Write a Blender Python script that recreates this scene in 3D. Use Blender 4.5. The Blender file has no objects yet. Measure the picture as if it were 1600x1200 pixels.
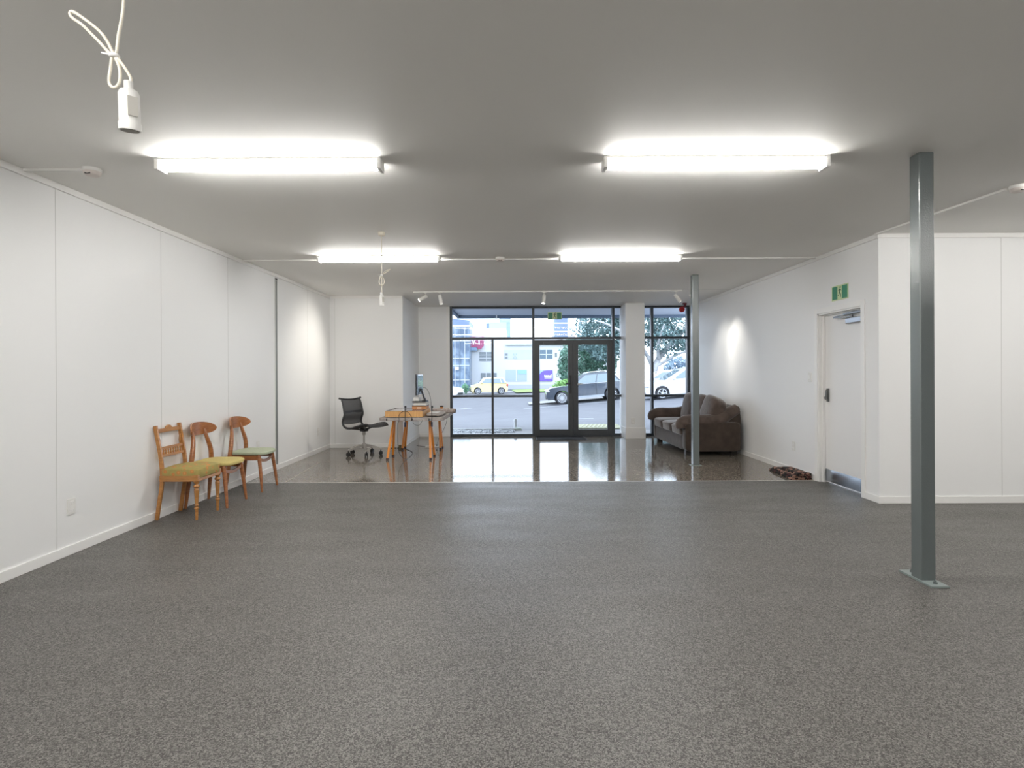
import bpy, bmesh, math, random
from mathutils import Vector, Matrix
random.seed(7)
SC = bpy.context.scene
COL = SC.collection
PI = math.pi

# ------------------------------------------------------------------ camera, world, exposure
CAM_H = 1.342
cam_d = bpy.data.cameras.new('camera')
cam_d.sensor_width = 36.0
cam_d.lens = 20.0
cam_d.shift_x = -0.0019
cam_d.shift_y = -0.01125
cam_d.clip_end = 600
cam = bpy.data.objects.new('camera', cam_d)
cam.matrix_world = Matrix.Translation((0, 0, CAM_H)) @ Matrix.Rotation(PI / 2, 4, 'X') @ Matrix.Rotation(-0.0045, 4, 'Z')
COL.objects.link(cam)
SC.camera = cam

W_STR = 3.1
world = bpy.data.worlds.new('overcast_sky')
SC.world = world
world.use_nodes = True
wn = world.node_tree
wn.nodes.clear()
w_out = wn.nodes.new('ShaderNodeOutputWorld')
w_bg = wn.nodes.new('ShaderNodeBackground')
w_bg.inputs['Color'].default_value = (0.80, 0.91, 1.06, 1)
w_bg.inputs['Strength'].default_value = W_STR
wn.links.new(w_bg.outputs[0], w_out.inputs[0])

SC.view_settings.view_transform = 'Standard'
SC.view_settings.look = 'None'
SC.view_settings.gamma = 1
SC.view_settings.use_curve_mapping = False
SC.view_settings.exposure = 0.66
SC.cycles.use_denoising = True
SC.cycles.max_bounces = 12
SC.cycles.diffuse_bounces = 8
SC.cycles.transparent_max_bounces = 16
SC.cycles.sample_clamp_indirect = 8
SC.cycles.caustics_reflective = False
SC.cycles.caustics_refractive = False

TUBE = 37.0        # emission of the tube diffusers
SPOT_W = 24.0

# ------------------------------------------------------------------ materials
MATS = {}
def mat(name, col, rough=0.6, metal=0.0, spec=0.5, noise=None, bump=None, emit=None, coat=0, alpha=None, sheen=0):
    """noise=(scale, colour2, lo, hi) ; bump=(scale, strength)"""
    if name in MATS: return MATS[name]
    m = bpy.data.materials.new(name); m.use_nodes = True
    nt = m.node_tree; b = nt.nodes['Principled BSDF']
    b.inputs['Base Color'].default_value = (*col, 1)
    b.inputs['Roughness'].default_value = rough
    b.inputs['Metallic'].default_value = metal
    b.inputs['Specular IOR Level'].default_value = spec
    if coat: b.inputs['Coat Weight'].default_value = coat
    if sheen:
        b.inputs['Sheen Weight'].default_value = sheen
        b.inputs['Sheen Roughness'].default_value = 0.4
    tc = nt.nodes.new('ShaderNodeTexCoord')
    if noise:
        n = nt.nodes.new('ShaderNodeTexNoise'); n.inputs['Scale'].default_value = noise[0]; n.inputs['Detail'].default_value = 3
        nt.links.new(tc.outputs['Object'], n.inputs['Vector'])
        r = nt.nodes.new('ShaderNodeValToRGB')
        r.color_ramp.elements[0].position = noise[2]; r.color_ramp.elements[0].color = (*col, 1)
        r.color_ramp.elements[1].position = noise[3]; r.color_ramp.elements[1].color = (*noise[1], 1)
        nt.links.new(n.outputs['Fac'], r.inputs['Fac']); nt.links.new(r.outputs['Color'], b.inputs['Base Color'])
    if bump:
        n2 = nt.nodes.new('ShaderNodeTexNoise'); n2.inputs['Scale'].default_value = bump[0]; n2.inputs['Detail'].default_value = 3
        nt.links.new(tc.outputs['Object'], n2.inputs['Vector'])
        bp = nt.nodes.new('ShaderNodeBump'); bp.inputs['Strength'].default_value = bump[1]; bp.inputs['Distance'].default_value = 0.01
        nt.links.new(n2.outputs['Fac'], bp.inputs['Height']); nt.links.new(bp.outputs['Normal'], b.inputs['Normal'])
    if emit:
        b.inputs['Emission Color'].default_value = (*emit[0], 1); b.inputs['Emission Strength'].default_value = emit[1]
    if alpha is not None:
        b.inputs['Alpha'].default_value = alpha
    MATS[name] = m
    return m

def wood(name, c1, c2, scale=(3, 3, 18), rough=0.35, coat=0.3):
    m = bpy.data.materials.new(name); m.use_nodes = True
    nt = m.node_tree; b = nt.nodes['Principled BSDF']
    tc = nt.nodes.new('ShaderNodeTexCoord'); mp = nt.nodes.new('ShaderNodeMapping')
    mp.inputs['Scale'].default_value = scale
    n = nt.nodes.new('ShaderNodeTexNoise'); n.inputs['Scale'].default_value = 4; n.inputs['Detail'].default_value = 4; n.inputs['Distortion'].default_value = 0.6
    r = nt.nodes.new('ShaderNodeValToRGB')
    r.color_ramp.elements[0].position = 0.35; r.color_ramp.elements[0].color = (*c1, 1)
    r.color_ramp.elements[1].position = 0.65; r.color_ramp.elements[1].color = (*c2, 1)
    nt.links.new(tc.outputs['Object'], mp.inputs['Vector']); nt.links.new(mp.outputs[0], n.inputs['Vector'])
    nt.links.new(n.outputs['Fac'], r.inputs['Fac']); nt.links.new(r.outputs['Color'], b.inputs['Base Color'])
    b.inputs['Roughness'].default_value = rough; b.inputs['Coat Weight'].default_value = coat; b.inputs['Coat Roughness'].default_value = 0.15
    return m

def glass_mat(name, tint, refl=0.09):
    m = bpy.data.materials.new(name); m.use_nodes = True
    nt = m.node_tree; nt.nodes.clear()
    o = nt.nodes.new('ShaderNodeOutputMaterial'); mx = nt.nodes.new('ShaderNodeMixShader')
    t = nt.nodes.new('ShaderNodeBsdfTransparent'); t.inputs[0].default_value = (*tint, 1)
    g = nt.nodes.new('ShaderNodeBsdfGlossy'); g.inputs['Roughness'].default_value = 0.0; g.inputs[0].default_value = (1, 1, 1, 1)
    f = nt.nodes.new('ShaderNodeFresnel'); f.inputs['IOR'].default_value = 1.22
    nt.links.new(f.outputs[0], mx.inputs[0]); nt.links.new(t.outputs[0], mx.inputs[1]); nt.links.new(g.outputs[0], mx.inputs[2])
    nt.links.new(mx.outputs[0], o.inputs[0])
    return m

def floor_mat(name, cols, scale, rough, spec, detail_rough=None, blotch=0.0):
    """speckled flake floor: fine noise picks between the colours"""
    m = bpy.data.materials.new(name); m.use_nodes = True
    nt = m.node_tree; b = nt.nodes['Principled BSDF']
    tc = nt.nodes.new('ShaderNodeTexCoord')
    n = nt.nodes.new('ShaderNodeTexVoronoi'); n.inputs['Scale'].default_value = scale
    nt.links.new(tc.outputs['Object'], n.inputs['Vector'])
    n0 = nt.nodes.new('ShaderNodeTexNoise'); n0.inputs['Scale'].default_value = scale * 0.22; n0.inputs['Detail'].default_value = 2
    nt.links.new(tc.outputs['Object'], n0.inputs['Vector'])
    sc_ = nt.nodes.new('ShaderNodeSeparateColor'); nt.links.new(n.outputs['Color'], sc_.inputs[0])
    av = nt.nodes.new('ShaderNodeMix'); av.data_type = 'FLOAT'; av.inputs['Factor'].default_value = 0.35
    nt.links.new(sc_.outputs[0], av.inputs['A']); nt.links.new(n0.outputs['Fac'], av.inputs['B'])
    r = nt.nodes.new('ShaderNodeValToRGB')
    while len(r.color_ramp.elements) < len(cols): r.color_ramp.elements.new(0.5)
    for e, (p, c) in zip(r.color_ramp.elements, cols):
        e.position = p; e.color = (*c, 1)
    nt.links.new(av.outputs['Result'], r.inputs['Fac'])
    n2 = nt.nodes.new('ShaderNodeTexNoise'); n2.inputs['Scale'].default_value = 0.9; n2.inputs['Detail'].default_value = 4
    nt.links.new(tc.outputs['Object'], n2.inputs['Vector'])
    mx = nt.nodes.new('ShaderNodeMix'); mx.data_type = 'RGBA'; mx.blend_type = 'MULTIPLY'; mx.inputs['Factor'].default_value = blotch
    r2 = nt.nodes.new('ShaderNodeValToRGB')
    r2.color_ramp.elements[0].position = 0.3; r2.color_ramp.elements[0].color = (0.75, 0.74, 0.72, 1)
    r2.color_ramp.elements[1].position = 0.7; r2.color_ramp.elements[1].color = (1.1, 1.1, 1.1, 1)
    nt.links.new(n2.outputs['Fac'], r2.inputs['Fac'])
    nt.links.new(r.outputs['Color'], mx.inputs['A']); nt.links.new(r2.outputs['Color'], mx.inputs['B'])
    nt.links.new(mx.outputs['Result'], b.inputs['Base Color'])
    b.inputs['Specular IOR Level'].default_value = spec
    if detail_rough:
        mr = nt.nodes.new('ShaderNodeMapRange'); mr.inputs['From Min'].default_value = 0.35; mr.inputs['From Max'].default_value = 0.65
        mr.inputs['To Min'].default_value = rough; mr.inputs['To Max'].default_value = detail_rough
        mp = nt.nodes.new('ShaderNodeMapping'); mp.inputs['Scale'].default_value = (0.8, 2.2, 1)
        n3 = nt.nodes.new('ShaderNodeTexNoise'); n3.inputs['Scale'].default_value = 1.6; n3.inputs['Detail'].default_value = 5
        nt.links.new(tc.outputs['Object'], mp.inputs[0]); nt.links.new(mp.outputs[0], n3.inputs['Vector'])
        nt.links.new(n3.outputs['Fac'], mr.inputs['Value']); nt.links.new(mr.outputs[0], b.inputs['Roughness'])
    else:
        b.inputs['Roughness'].default_value = rough
    return m

M_WALL = mat('white_wall_paint', (0.875, 0.875, 0.87), 0.45, spec=0.35)
M_CEIL = mat('ceiling_paint', (0.87, 0.86, 0.83), 0.6, spec=0.25)
M_TRIM = mat('white_trim_gloss', (0.89, 0.88, 0.86), 0.35)
M_JOINT = mat('panel_joint_shadow_gap', (0.67, 0.67, 0.655), 0.7)
M_GREYMETAL = mat('grey_metal_channel', (0.22, 0.22, 0.21), 0.4, metal=0.6)
M_FLOOR = floor_mat('grey_flake_floor', [(0.22, (0.042, 0.038, 0.034)), (0.50, (0.112, 0.106, 0.098)), (0.80, (0.225, 0.215, 0.20))], 225, 0.42, 0.34, 0.50, 0.22)
M_CONC = floor_mat('polished_concrete', [(0.2, (0.085, 0.070, 0.056)), (0.50, (0.185, 0.158, 0.130)), (0.82, (0.36, 0.32, 0.27))], 95, 0.085, 0.5, None, 0.8)
M_STEEL = mat('painted_steel_grey', (0.125, 0.145, 0.145), 0.20, spec=1.0, bump=(110, 0.12))
M_STEELPLATE = mat('painted_plate_grey', (0.22, 0.26, 0.25), 0.4)
M_FRAME = mat('dark_aluminium_joinery', (0.035, 0.045, 0.055), 0.38, spec=0.5)
M_DOORFR = mat('dark_door_joinery', (0.045, 0.05, 0.055), 0.42, spec=0.5)
M_GLASS = glass_mat('clear_window_glass', (0.93, 0.96, 0.98))
M_TUBE = mat('lit_tube_diffuser', (0.9, 0.9, 0.9), 0.5, emit=((1.0, 0.985, 0.955), TUBE))
M_PLASTIC = mat('white_plastic', (0.80, 0.79, 0.76), 0.35)
M_CREAM = mat('cream_plastic_cord', (0.74, 0.69, 0.58), 0.45)
M_BLACK = mat('black_plastic', (0.012, 0.012, 0.013), 0.45)
M_DARKHOLE = mat('dark_slot', (0.02, 0.02, 0.02), 0.8)
M_SPOTLENS = mat('lit_spot_lens', (1, 1, 1), 0.5, emit=((1.0, 0.96, 0.88), 7))
M_SPOTDIM = mat('spot_lens', (0.8, 0.8, 0.78), 0.3)
M_SILVER = mat('brushed_silver', (0.36, 0.37, 0.39), 0.3, metal=0.9)
M_KICK = mat('stainless_kick_plate', (0.50, 0.54, 0.60), 0.22, metal=1.0)
M_GREEN = mat('exit_sign_green', (0.015, 0.22, 0.10), 0.4)
M_GLOWY = mat('photoluminescent_cream', (0.62, 0.72, 0.42), 0.5)
M_RED = mat('red_alarm_plastic', (0.42, 0.004, 0.01), 0.3)
M_MAROON = mat('maroon_bracket', (0.12, 0.01, 0.02), 0.5)
M_MAT = mat('black_ribbed_rubber', (0.02, 0.02, 0.022), 0.85, bump=(300, 0.3))

# ------------------------------------------------------------------ geometry helpers
class MB:
    def __init__(s): s.v = []; s.f = []
    def add(s, vs, fs):
        o = len(s.v); s.v += [tuple(v) for v in vs]; s.f += [tuple(i + o for i in f) for f in fs]; return s
    def box(s, x0, x1, y0, y1, z0, z1, M=None):
        vs = [(x0, y0, z0), (x1, y0, z0), (x1, y1, z0), (x0, y1, z0), (x0, y0, z1), (x1, y0, z1), (x1, y1, z1), (x0, y1, z1)]
        if M is not None: vs = [M @ Vector(v) for v in vs]
        return s.add(vs, [(0, 3, 2, 1), (4, 5, 6, 7), (0, 1, 5, 4), (1, 2, 6, 5), (2, 3, 7, 6), (3, 0, 4, 7)])
    def tube(s, pts, rad, n=10, caps=True, flat=None):
        """round tube through points; rad number or list; flat=(a,b) makes a rectangular bar of half sizes a,b"""
        pts = [Vector(p) for p in pts]; k = len(pts)
        if not isinstance(rad, (list, tuple)): rad = [rad] * k
        up = None; rings = []
        for i, p in enumerate(pts):
            t = (pts[min(i + 1, k - 1)] - pts[max(i - 1, 0)]).normalized()
            if up is None:
                up = Vector((0, 0, 1)) if abs(t.z) < 0.9 else Vector((1, 0, 0))
            side = t.cross(up)
            if side.length < 1e-5: side = t.orthogonal()
            side.normalize(); up = side.cross(t).normalized()
            ring = []
            for j in range(n):
                a = 2 * PI * j / n + (PI / n if n == 4 else 0)
                if flat:
                    ca, sa = math.cos(a), math.sin(a)
                    ring.append(p + side * flat[0] * (1 if ca > 0 else -1) * rad[i] + up * flat[1] * (1 if sa > 0 else -1) * rad[i])
                else:
                    ring.append(p + side * math.cos(a) * rad[i] + up * math.sin(a) * rad[i])
            rings.append(ring)
        vs = [v for r in rings for v in r]; fs = []
        for i in range(k - 1):
            for j in range(n):
                fs.append((i * n + j, i * n + (j + 1) % n, (i + 1) * n + (j + 1) % n, (i + 1) * n + j))
        if caps:
            fs.append(tuple(range(n - 1, -1, -1))); fs.append(tuple((k - 1) * n + j for j in range(n)))
        return s.add(vs, fs)
    def bar(s, p0, p1, a, b):
        return s.tube([p0, p1], 1.0, 4, True, (a, b))
    def lathe(s, prof, c=(0, 0, 0), n=20, M=None):
        """prof = [(r,z)] around z through c"""
        vs = []; fs = []; k = len(prof)
        for r, z in prof:
            for j in range(n):
                a = 2 * PI * j / n
                v = Vector((c[0] + r * math.cos(a), c[1] + r * math.sin(a), c[2] + z))
                vs.append(M @ v if M is not None else v)
        for i in range(k - 1):
            for j in range(n):
                fs.append((i * n + j, i * n + (j + 1) % n, (i + 1) * n + (j + 1) % n, (i + 1) * n + j))
        fs.append(tuple(range(n - 1, -1, -1))); fs.append(tuple((k - 1) * n + j for j in range(n)))
        return s.add(vs, fs)
    def prism(s, poly, ext, f=None):
        """poly list of 3D points, extruded by vector ext"""
        e = Vector(ext); a = [Vector(p) for p in poly]; b = [p + e for p in a]; n = len(a)
        return s.add(a + b, [tuple(range(n - 1, -1, -1)), tuple(range(n, 2 * n))] + [(i, (i + 1) % n, n + (i + 1) % n, n + i) for i in range(n)])
    def blob(s, c, r, p=0.5, nu=24, nv=14, fn=None, M=None):
        """superellipsoid: p small = boxy"""
        vs = []; fs = []
        def sp(x, e): return math.copysign(abs(x) ** e, x)
        for i in range(nv + 1):
            ph = -PI / 2 + PI * i / nv
            for j in range(nu):
                th = 2 * PI * j / nu
                x = sp(math.cos(ph), p) * sp(math.cos(th), p); y = sp(math.cos(ph), p) * sp(math.sin(th), p); z = sp(math.sin(ph), p)
                if fn: x, y, z = fn(x, y, z)
                v = Vector((c[0] + r[0] * x, c[1] + r[1] * y, c[2] + r[2] * z))
                if M is not None: v = M @ v
                vs.append(v)
        for i in range(nv):
            for j in range(nu):
                fs.append((i * nu + j, i * nu + (j + 1) % nu, (i + 1) * nu + (j + 1) % nu, (i + 1) * nu + j))
        return s.add(vs, fs)
    def grid(s, fn, nu, nv):
        vs = [fn(i / nu, j / nv) for j in range(nv + 1) for i in range(nu + 1)]
        fs = [(j * (nu + 1) + i, j * (nu + 1) + i + 1, (j + 1) * (nu + 1) + i + 1, (j + 1) * (nu + 1) + i) for j in range(nv) for i in range(nu)]
        return s.add(vs, fs)
    def build(s, name, m, parent=None, smooth=False, bevel=0, solid=0, subsurf=0, loc=None):
        me = bpy.data.meshes.new(name); me.from_pydata([tuple(v) for v in s.v], [], s.f)
        bm = bmesh.new(); bm.from_mesh(me)
        if smooth: bmesh.ops.remove_doubles(bm, verts=bm.verts, dist=1e-5)
        bmesh.ops.recalc_face_normals(bm, faces=bm.faces)
        bm.to_mesh(me); bm.free()
        me.materials.append(m)
        o = bpy.data.objects.new(name, me); COL.objects.link(o)
        if parent: o.parent = parent
        if loc: o.location = loc
        if smooth:
            for p in me.polygons: p.use_smooth = True
            me.set_sharp_from_angle(angle=math.radians(50))
        if solid:
            md = o.modifiers.new('solid', 'SOLIDIFY'); md.thickness = solid; md.offset = 0
        if bevel:
            md = o.modifiers.new('bevel', 'BEVEL'); md.width = bevel; md.segments = 2; md.limit_method = 'ANGLE'
        if subsurf:
            md = o.modifiers.new('sub', 'SUBSURF'); md.levels = subsurf; md.render_levels = subsurf
        return o

def B(x0, x1, y0, y1, z0, z1): return MB().box(x0, x1, y0, y1, z0, z1)
def thing(name, label, cat, loc=(0, 0, 0), rz=0.0, group=None):
    o = bpy.data.objects.new(name, None); o.empty_display_size = 0.1; COL.objects.link(o)
    o.location = loc; o.rotation_euler = (0, 0, rz)
    return tag(o, label, cat, group)
def tag(o, label, cat, group=None, kind=None):
    o['label'] = label; o['category'] = cat
    if group: o['group'] = group
    if kind: o['kind'] = kind
    return o
def st(o, label=None):
    o['kind'] = 'structure'
    if label: o['label'] = label
    return o
def copy_tree(o, parent=None):
    c = o.copy(); COL.objects.link(c); c.parent = parent
    for ch in list(o.children): copy_tree(ch, c)
    return c
def text_mesh(body, size, name, m, parent, loc, rot=(PI / 2, 0, 0), ext=0.01, sx=1.0, bold=0.0):
    cu = bpy.data.curves.new(name, 'FONT'); cu.body = body; cu.size = size; cu.extrude = ext; cu.align_x = 'CENTER'; cu.align_y = 'CENTER'; cu.offset = bold
    to = bpy.data.objects.new(name + '_tmp', cu); COL.objects.link(to)
    dg = bpy.context.evaluated_depsgraph_get(); me = bpy.data.meshes.new_from_object(to.evaluated_get(dg))
    bpy.data.objects.remove(to)
    me.materials.clear(); me.materials.append(m)
    o = bpy.data.objects.new(name, me); COL.objects.link(o); o.parent = parent; o.location = loc; o.rotation_euler = rot; o.scale = (sx, 1, 1)
    return o
def smooth_path(pts, sub=6):
    """Catmull-Rom through points"""
    P = [Vector(p) for p in pts]; out = []
    for i in range(len(P) - 1):
        p0 = P[max(i - 1, 0)]; p1 = P[i]; p2 = P[i + 1]; p3 = P[min(i + 2, len(P) - 1)]
        for k in range(sub):
            t = k / sub
            out.append(0.5 * ((2 * p1) + (-p0 + p2) * t + (2 * p0 - 5 * p1 + 4 * p2 - p3) * t * t + (-p0 + 3 * p1 - 3 * p2 + p3) * t ** 3))
    out.append(P[-1]); return out

# ------------------------------------------------------------------ room shell
H = 2.73
XL, XR = -3.316, 3.697
YB = 11.94                 # glazing line
Y2 = 5.763                 # panel wall on the right
YF, XE = -4.0, 9.2         # behind the camera, right hand extension
SEAM = 6.98
T = 0.12

# floors (flake floor in front, polished concrete behind)
st(B(XL - T, XE + T, YF - T, SEAM - 0.011, -0.1, 0).build('floor', M_FLOOR))
st(B(XL - T, XR + T, SEAM + 0.011, YB + 0.08, -0.1, 0).build('floor', M_CONC))
st(B(XL, XR, SEAM - 0.011, SEAM + 0.011, -0.02, 0.0015).build('trim_floor_joint', mat('pale_floor_joint', (0.62, 0.61, 0.57), 0.4)))
st(MB().add([(-2.835, SEAM + 0.05, 0.0006), (-2.82, SEAM + 0.05, 0.0006), (-2.93, 8.6, 0.0006), (-2.942, 8.6, 0.0006)], [(0, 1, 2, 3)]).build('trim_saw_cut', mat('pale_saw_cut', (0.42, 0.38, 0.32), 0.4)))
st(B(XL - T, XE + T, YF - T, YB + 0.08, H, H + 0.15).build('ceiling', M_CEIL))
# walls
st(B(XL - T, XL, YF, 10.24 + T, 0, H).build('wall_left', M_WALL))
st(B(XL, -2.0, 10.24, 10.24 + T, 0, H).build('wall_back_left', M_WALL))
st(B(-2.0 - T, -2.0, 10.24 + T, YB, 0, H).build('wall_return', M_WALL))
st(B(-2.0 - T, -1.343, YB, YB + 0.15, 0, H).build('wall_back', M_WALL))
st(B(XL - T, XE + T, YF - T, YF, 0, H).build('wall_front', M_WALL))
st(B(XE, XE + T, YF, Y2 + T, 0, H).build('wall_extension', M_WALL))
st(B(XR + 0.0, XE, Y2, Y2 + T, 0, H).build('wall_right_panels', M_WALL))
# right wall with a door opening  Y 6.05..6.91, head 2.03
DY0, DY1, DH = 6.045, 6.915, 2.035
rw = MB()
rw.box(XR, XR + T, Y2 + T, DY0, 0, H); rw.box(XR, XR + T, DY1, YB + 0.15, 0, H); rw.box(XR, XR + T, DY0, DY1, DH, H)
st(rw.build('wall_right', M_WALL))
# white column by the glazing
st(B(2.25, 2.63, 11.44, YB + 0.16, 0, H).build('wall_pier', M_WALL))
# baseboards and cornice beads
def base_run(name, segs):
    b = MB()
    for s_ in segs: b.box(*s_, 0, 0.07)
    st(b.build(name, M_TRIM, bevel=0.002))
def bead_run(name, segs):
    b = MB()
    for s_ in segs: b.box(*s_, H - 0.045, H)
    st(b.build(name, M_TRIM, bevel=0.002))
base_run('baseboard_left', [(XL, XL + 0.012, YF, 10.24)])
base_run('baseboard_back_left', [(XL, -2.0, 10.228, 10.24), (-2.0, -1.988, 10.24, YB), (-1.988, -1.35, YB - 0.012, YB)])
base_run('baseboard_right', [(XR - 0.012, XR, Y2, DY0 - 0.065), (XR - 0.012, XR, DY1 + 0.065, YB - 0.02)])
base_run('baseboard_panels', [(XR - 0.012, XE, Y2 - 0.012, Y2)])
st(B(2.238, 2.642, 11.428, 11.9, 0, 0.22).build('baseboard_pier', M_TRIM, bevel=0.003))
bead_run('trim_cornice_left', [(XL, XL + 0.02, YF, 10.24)])
bead_run('trim_cornice_back', [(XL, -2.0, 10.225, 10.24)])
bead_run('trim_cornice_right', [(XR - 0.02, XR, Y2, YB - 0.02)])
bead_run('trim_cornice_panels', [(XR - 0.02, XE, Y2 - 0.02, Y2)])
# panel joints (fine vertical V joints)
k = 0
for y in (0.5, 1.7, 2.9, 4.12, 5.35, 6.60, 9.15):
    st(B(XL - 0.001, XL + 0.0012, y - 0.003, y + 0.003, 0.07, H - 0.045).build('trim_joint_left', M_JOINT))
for x in (4.94, 6.2, 7.4):
    st(B(x - 0.003, x + 0.003, Y2 - 0.0012, Y2 + 0.001, 0.07, H - 0.045).build('trim_joint_panels', M_JOINT))
st(B(-3.225, -3.219, 10.2385, 10.241, 0.07, H - 0.045).build('trim_joint_back', M_JOINT))
st(B(-2.0, -1.35, YB - 0.008, YB, 2.035, 2.052).build('trim_back_ledge', M_TRIM))
st(B(-1.41, -1.343, YB - 0.01, YB, 0.0, H).build('trim_window_jamb', M_TRIM))
# ceiling sheet joint near the window
st(B(-2.0, XR, 9.62, 9.626, H - 0.0015, H).build('trim_ceiling_joint', M_JOINT))

# vertical metal channels in the left wall
def channel(y, label):
    t = thing('wall_channel', label, 'metal channel', (XL, y, 0.07), 0, 'vertical channels in the left wall')
    c = MB(); c.box(-0.001, 0.004, -0.028, 0.028, 0.01, H - 0.16)
    c.build('channel_back', M_GREYMETAL, t)
    for ya in (-0.034, 0.026): B(0, 0.009, ya, ya + 0.008, 0.0, H - 0.125).build('channel_lip', mat('pale_metal_lip', (0.55, 0.55, 0.53), 0.4, metal=0.3), t)
    b = B(0, 0.012, -0.03, 0.03, H - 0.15, H - 0.135).build('end_bracket', M_BLACK, t)
channel(7.93, 'tall grey metal wall channel right of the green seated chair')
channel(3.60, 'grey metal wall channel cut off by the left edge of the picture')

# ------------------------------------------------------------------ glazing
GW = [(-1.343, 2.25), (2.63, 3.697)]
def glazed(name, x0, x1, verts_full, verts_low, rails, label):
    """a bay of fixed glazing: frame + panes as children"""
    t = bpy.data.objects.new(name, None); COL.objects.link(t); t.location = (0, YB, 0); st(t, label)
    f = MB()
    y0, y1 = 0.0, 0.11
    f.box(x0, x1, y0, y1, 2.69, 2.73); f.box(x0, x1, y0, y1, 0.0, 0.055)
    for a in verts_full: f.box(a - 0.025, a + 0.025, y0 - 0.012, y1, 0.0, 2.73)
    for a in verts_low: f.box(a - 0.023, a + 0.023, y0 - 0.006, y1, 0.0, 2.06)
    for (a, b, z) in rails: f.box(a, b, y0 - 0.004, y1, z - 0.024, z + 0.024)
    f.build('window_frame', M_FRAME, t, bevel=0.002)
    g = MB(); g.box(x0 + 0.01, x1 - 0.01, 0.055, 0.056, 0.03, 2.71)
    return t
t = glazed('window_1', -1.343, 0.385, [-1.318, 0.41], [-0.45], [(-1.34, 0.41, 2.06), (-1.34, 0.41, 0.845)], 'fixed dark framed window left of the glass doors')
for n_, (a, b, c, d) in enumerate([(-1.3, 0.39, 2.07, 2.71), (-1.3, -0.47, 0.86, 2.04), (-0.43, 0.39, 0.86, 2.04), (-1.3, -0.47, 0.04, 0.83), (-0.43, 0.39, 0.04, 0.83)]):
    MB().add([(a, 0.055, c), (b, 0.055, c), (b, 0.055, d), (a, 0.055, d)], [(0, 1, 2, 3)]).build('pane', M_GLASS, t)
t = glazed('window_2', 0.385, 2.09, [], [], [(0.41, 2.09, 2.06)], 'transom window over the glass doors')
bpy.data.objects.remove([c for c in t.children][0])
f = MB(); f.box(0.435, 2.065, 0, 0.11, 2.69, 2.73); f.box(0.435, 2.065, -0.004, 0.11, 2.036, 2.084); f.build('window_frame', M_FRAME, t, bevel=0.002)
MB().add([(0.43, 0.055, 2.07), (2.07, 0.055, 2.07), (2.07, 0.055, 2.7), (0.43, 0.055, 2.7)], [(0, 1, 2, 3)]).build('pane', M_GLASS, t)
t = glazed('window_3', 2.065, 3.697, [2.09, 2.905, 3.66], [], [(2.09, 3.69, 2.06), (2.09, 3.69, 0.845)], 'fixed dark framed window right of the glass doors')
for (a, b) in ((2.11, 2.88), (2.93, 3.64)):
    for (c, d) in ((0.04, 0.83), (0.86, 2.04), (2.07, 2.71)):
        MB().add([(a, 0.055, c), (b, 0.055, c), (b, 0.055, d), (a, 0.055, d)], [(0, 1, 2, 3)]).build('pane', M_GLASS, t)
# double doors
def leaf(name, x0, x1, label):
    t = bpy.data.objects.new(name, None); COL.objects.link(t); t.location = (0, YB, 0); st(t, label)
    f = MB(); y0, y1 = -0.01, 0.04
    f.box(x0, x0 + 0.105, y0, y1, 0.02, 2.02); f.box(x1 - 0.105, x1, y0, y1, 0.02, 2.02)
    f.box(x0 + 0.105, x1 - 0.105, y0, y1, 0.02, 0.145); f.box(x0 + 0.105, x1 - 0.105, y0, y1, 1.92, 2.02)
    f.build('door_frame', M_DOORFR, t, bevel=0.003)
    MB().add([(x0 + 0.1, 0.015, 0.14), (x1 - 0.1, 0.015, 0.14), (x1 - 0.1, 0.015, 1.925), (x0 + 0.1, 0.015, 1.925)], [(0, 1, 2, 3)]).build('pane', M_GLASS, t)
    return t
dl = leaf('door_1', 0.436, 1.240, 'left leaf of the dark framed glass double doors')
dr = leaf('door_2', 1.243, 2.064, 'right leaf of the dark framed glass double doors')
h = MB(); h.box(1.15, 1.205, -0.035, -0.01, 0.90, 1.28); h.tube([(1.178, -0.06, 0.97), (1.178, -0.06, 1.22)], 0.014, 10); h.bar((1.178, -0.06, 0.99), (1.178, -0.02, 0.99), 0.01, 0.01); h.bar((1.178, -0.06, 1.2), (1.178, -0.02, 1.2), 0.01, 0.01)
h.bar((1.178, -0.07, 1.10), (1.08, -0.07, 1.10), 0.012, 0.012)
h.build('door_handle', M_BLACK, dl)
h = MB(); h.lathe([(0.022, 0), (0.03, 0.02), (0.02, 0.04)], n=14, M=Matrix.Translation((1.345, -0.01, 1.09)) @ Matrix.Rotation(PI / 2, 4, 'X')); h.bar((1.345, -0.05, 1.09), (1.43, -0.05, 1.10), 0.01, 0.012)
h.build('door_handle', M_SILVER, dr)
c = MB(); c.box(0.62, 0.85, -0.06, -0.01, 1.935, 1.985); c.bar((0.74, -0.045, 2.0), (1.02, -0.03, 2.02), 0.012, 0.008)
c.build('door_closer', mat('dark_grey_closer', (0.06, 0.065, 0.07), 0.4), dl)
st(B(0.435, 2.065, YB - 0.002, YB + 0.11, 0.0, 0.018).build('trim_threshold', M_FRAME))

# doormat
t = MB(); t.box(0.44, 1.45, 11.24, 11.88, 0.0, 0.008)
for i in range(24): t.box(0.46, 1.43, 11.255 + i * 0.026, 11.266 + i * 0.026, 0.008, 0.012)
tag(t.build('doormat', M_MAT), 'thin black ribbed mat inside the glass doors', 'doormat')

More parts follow.
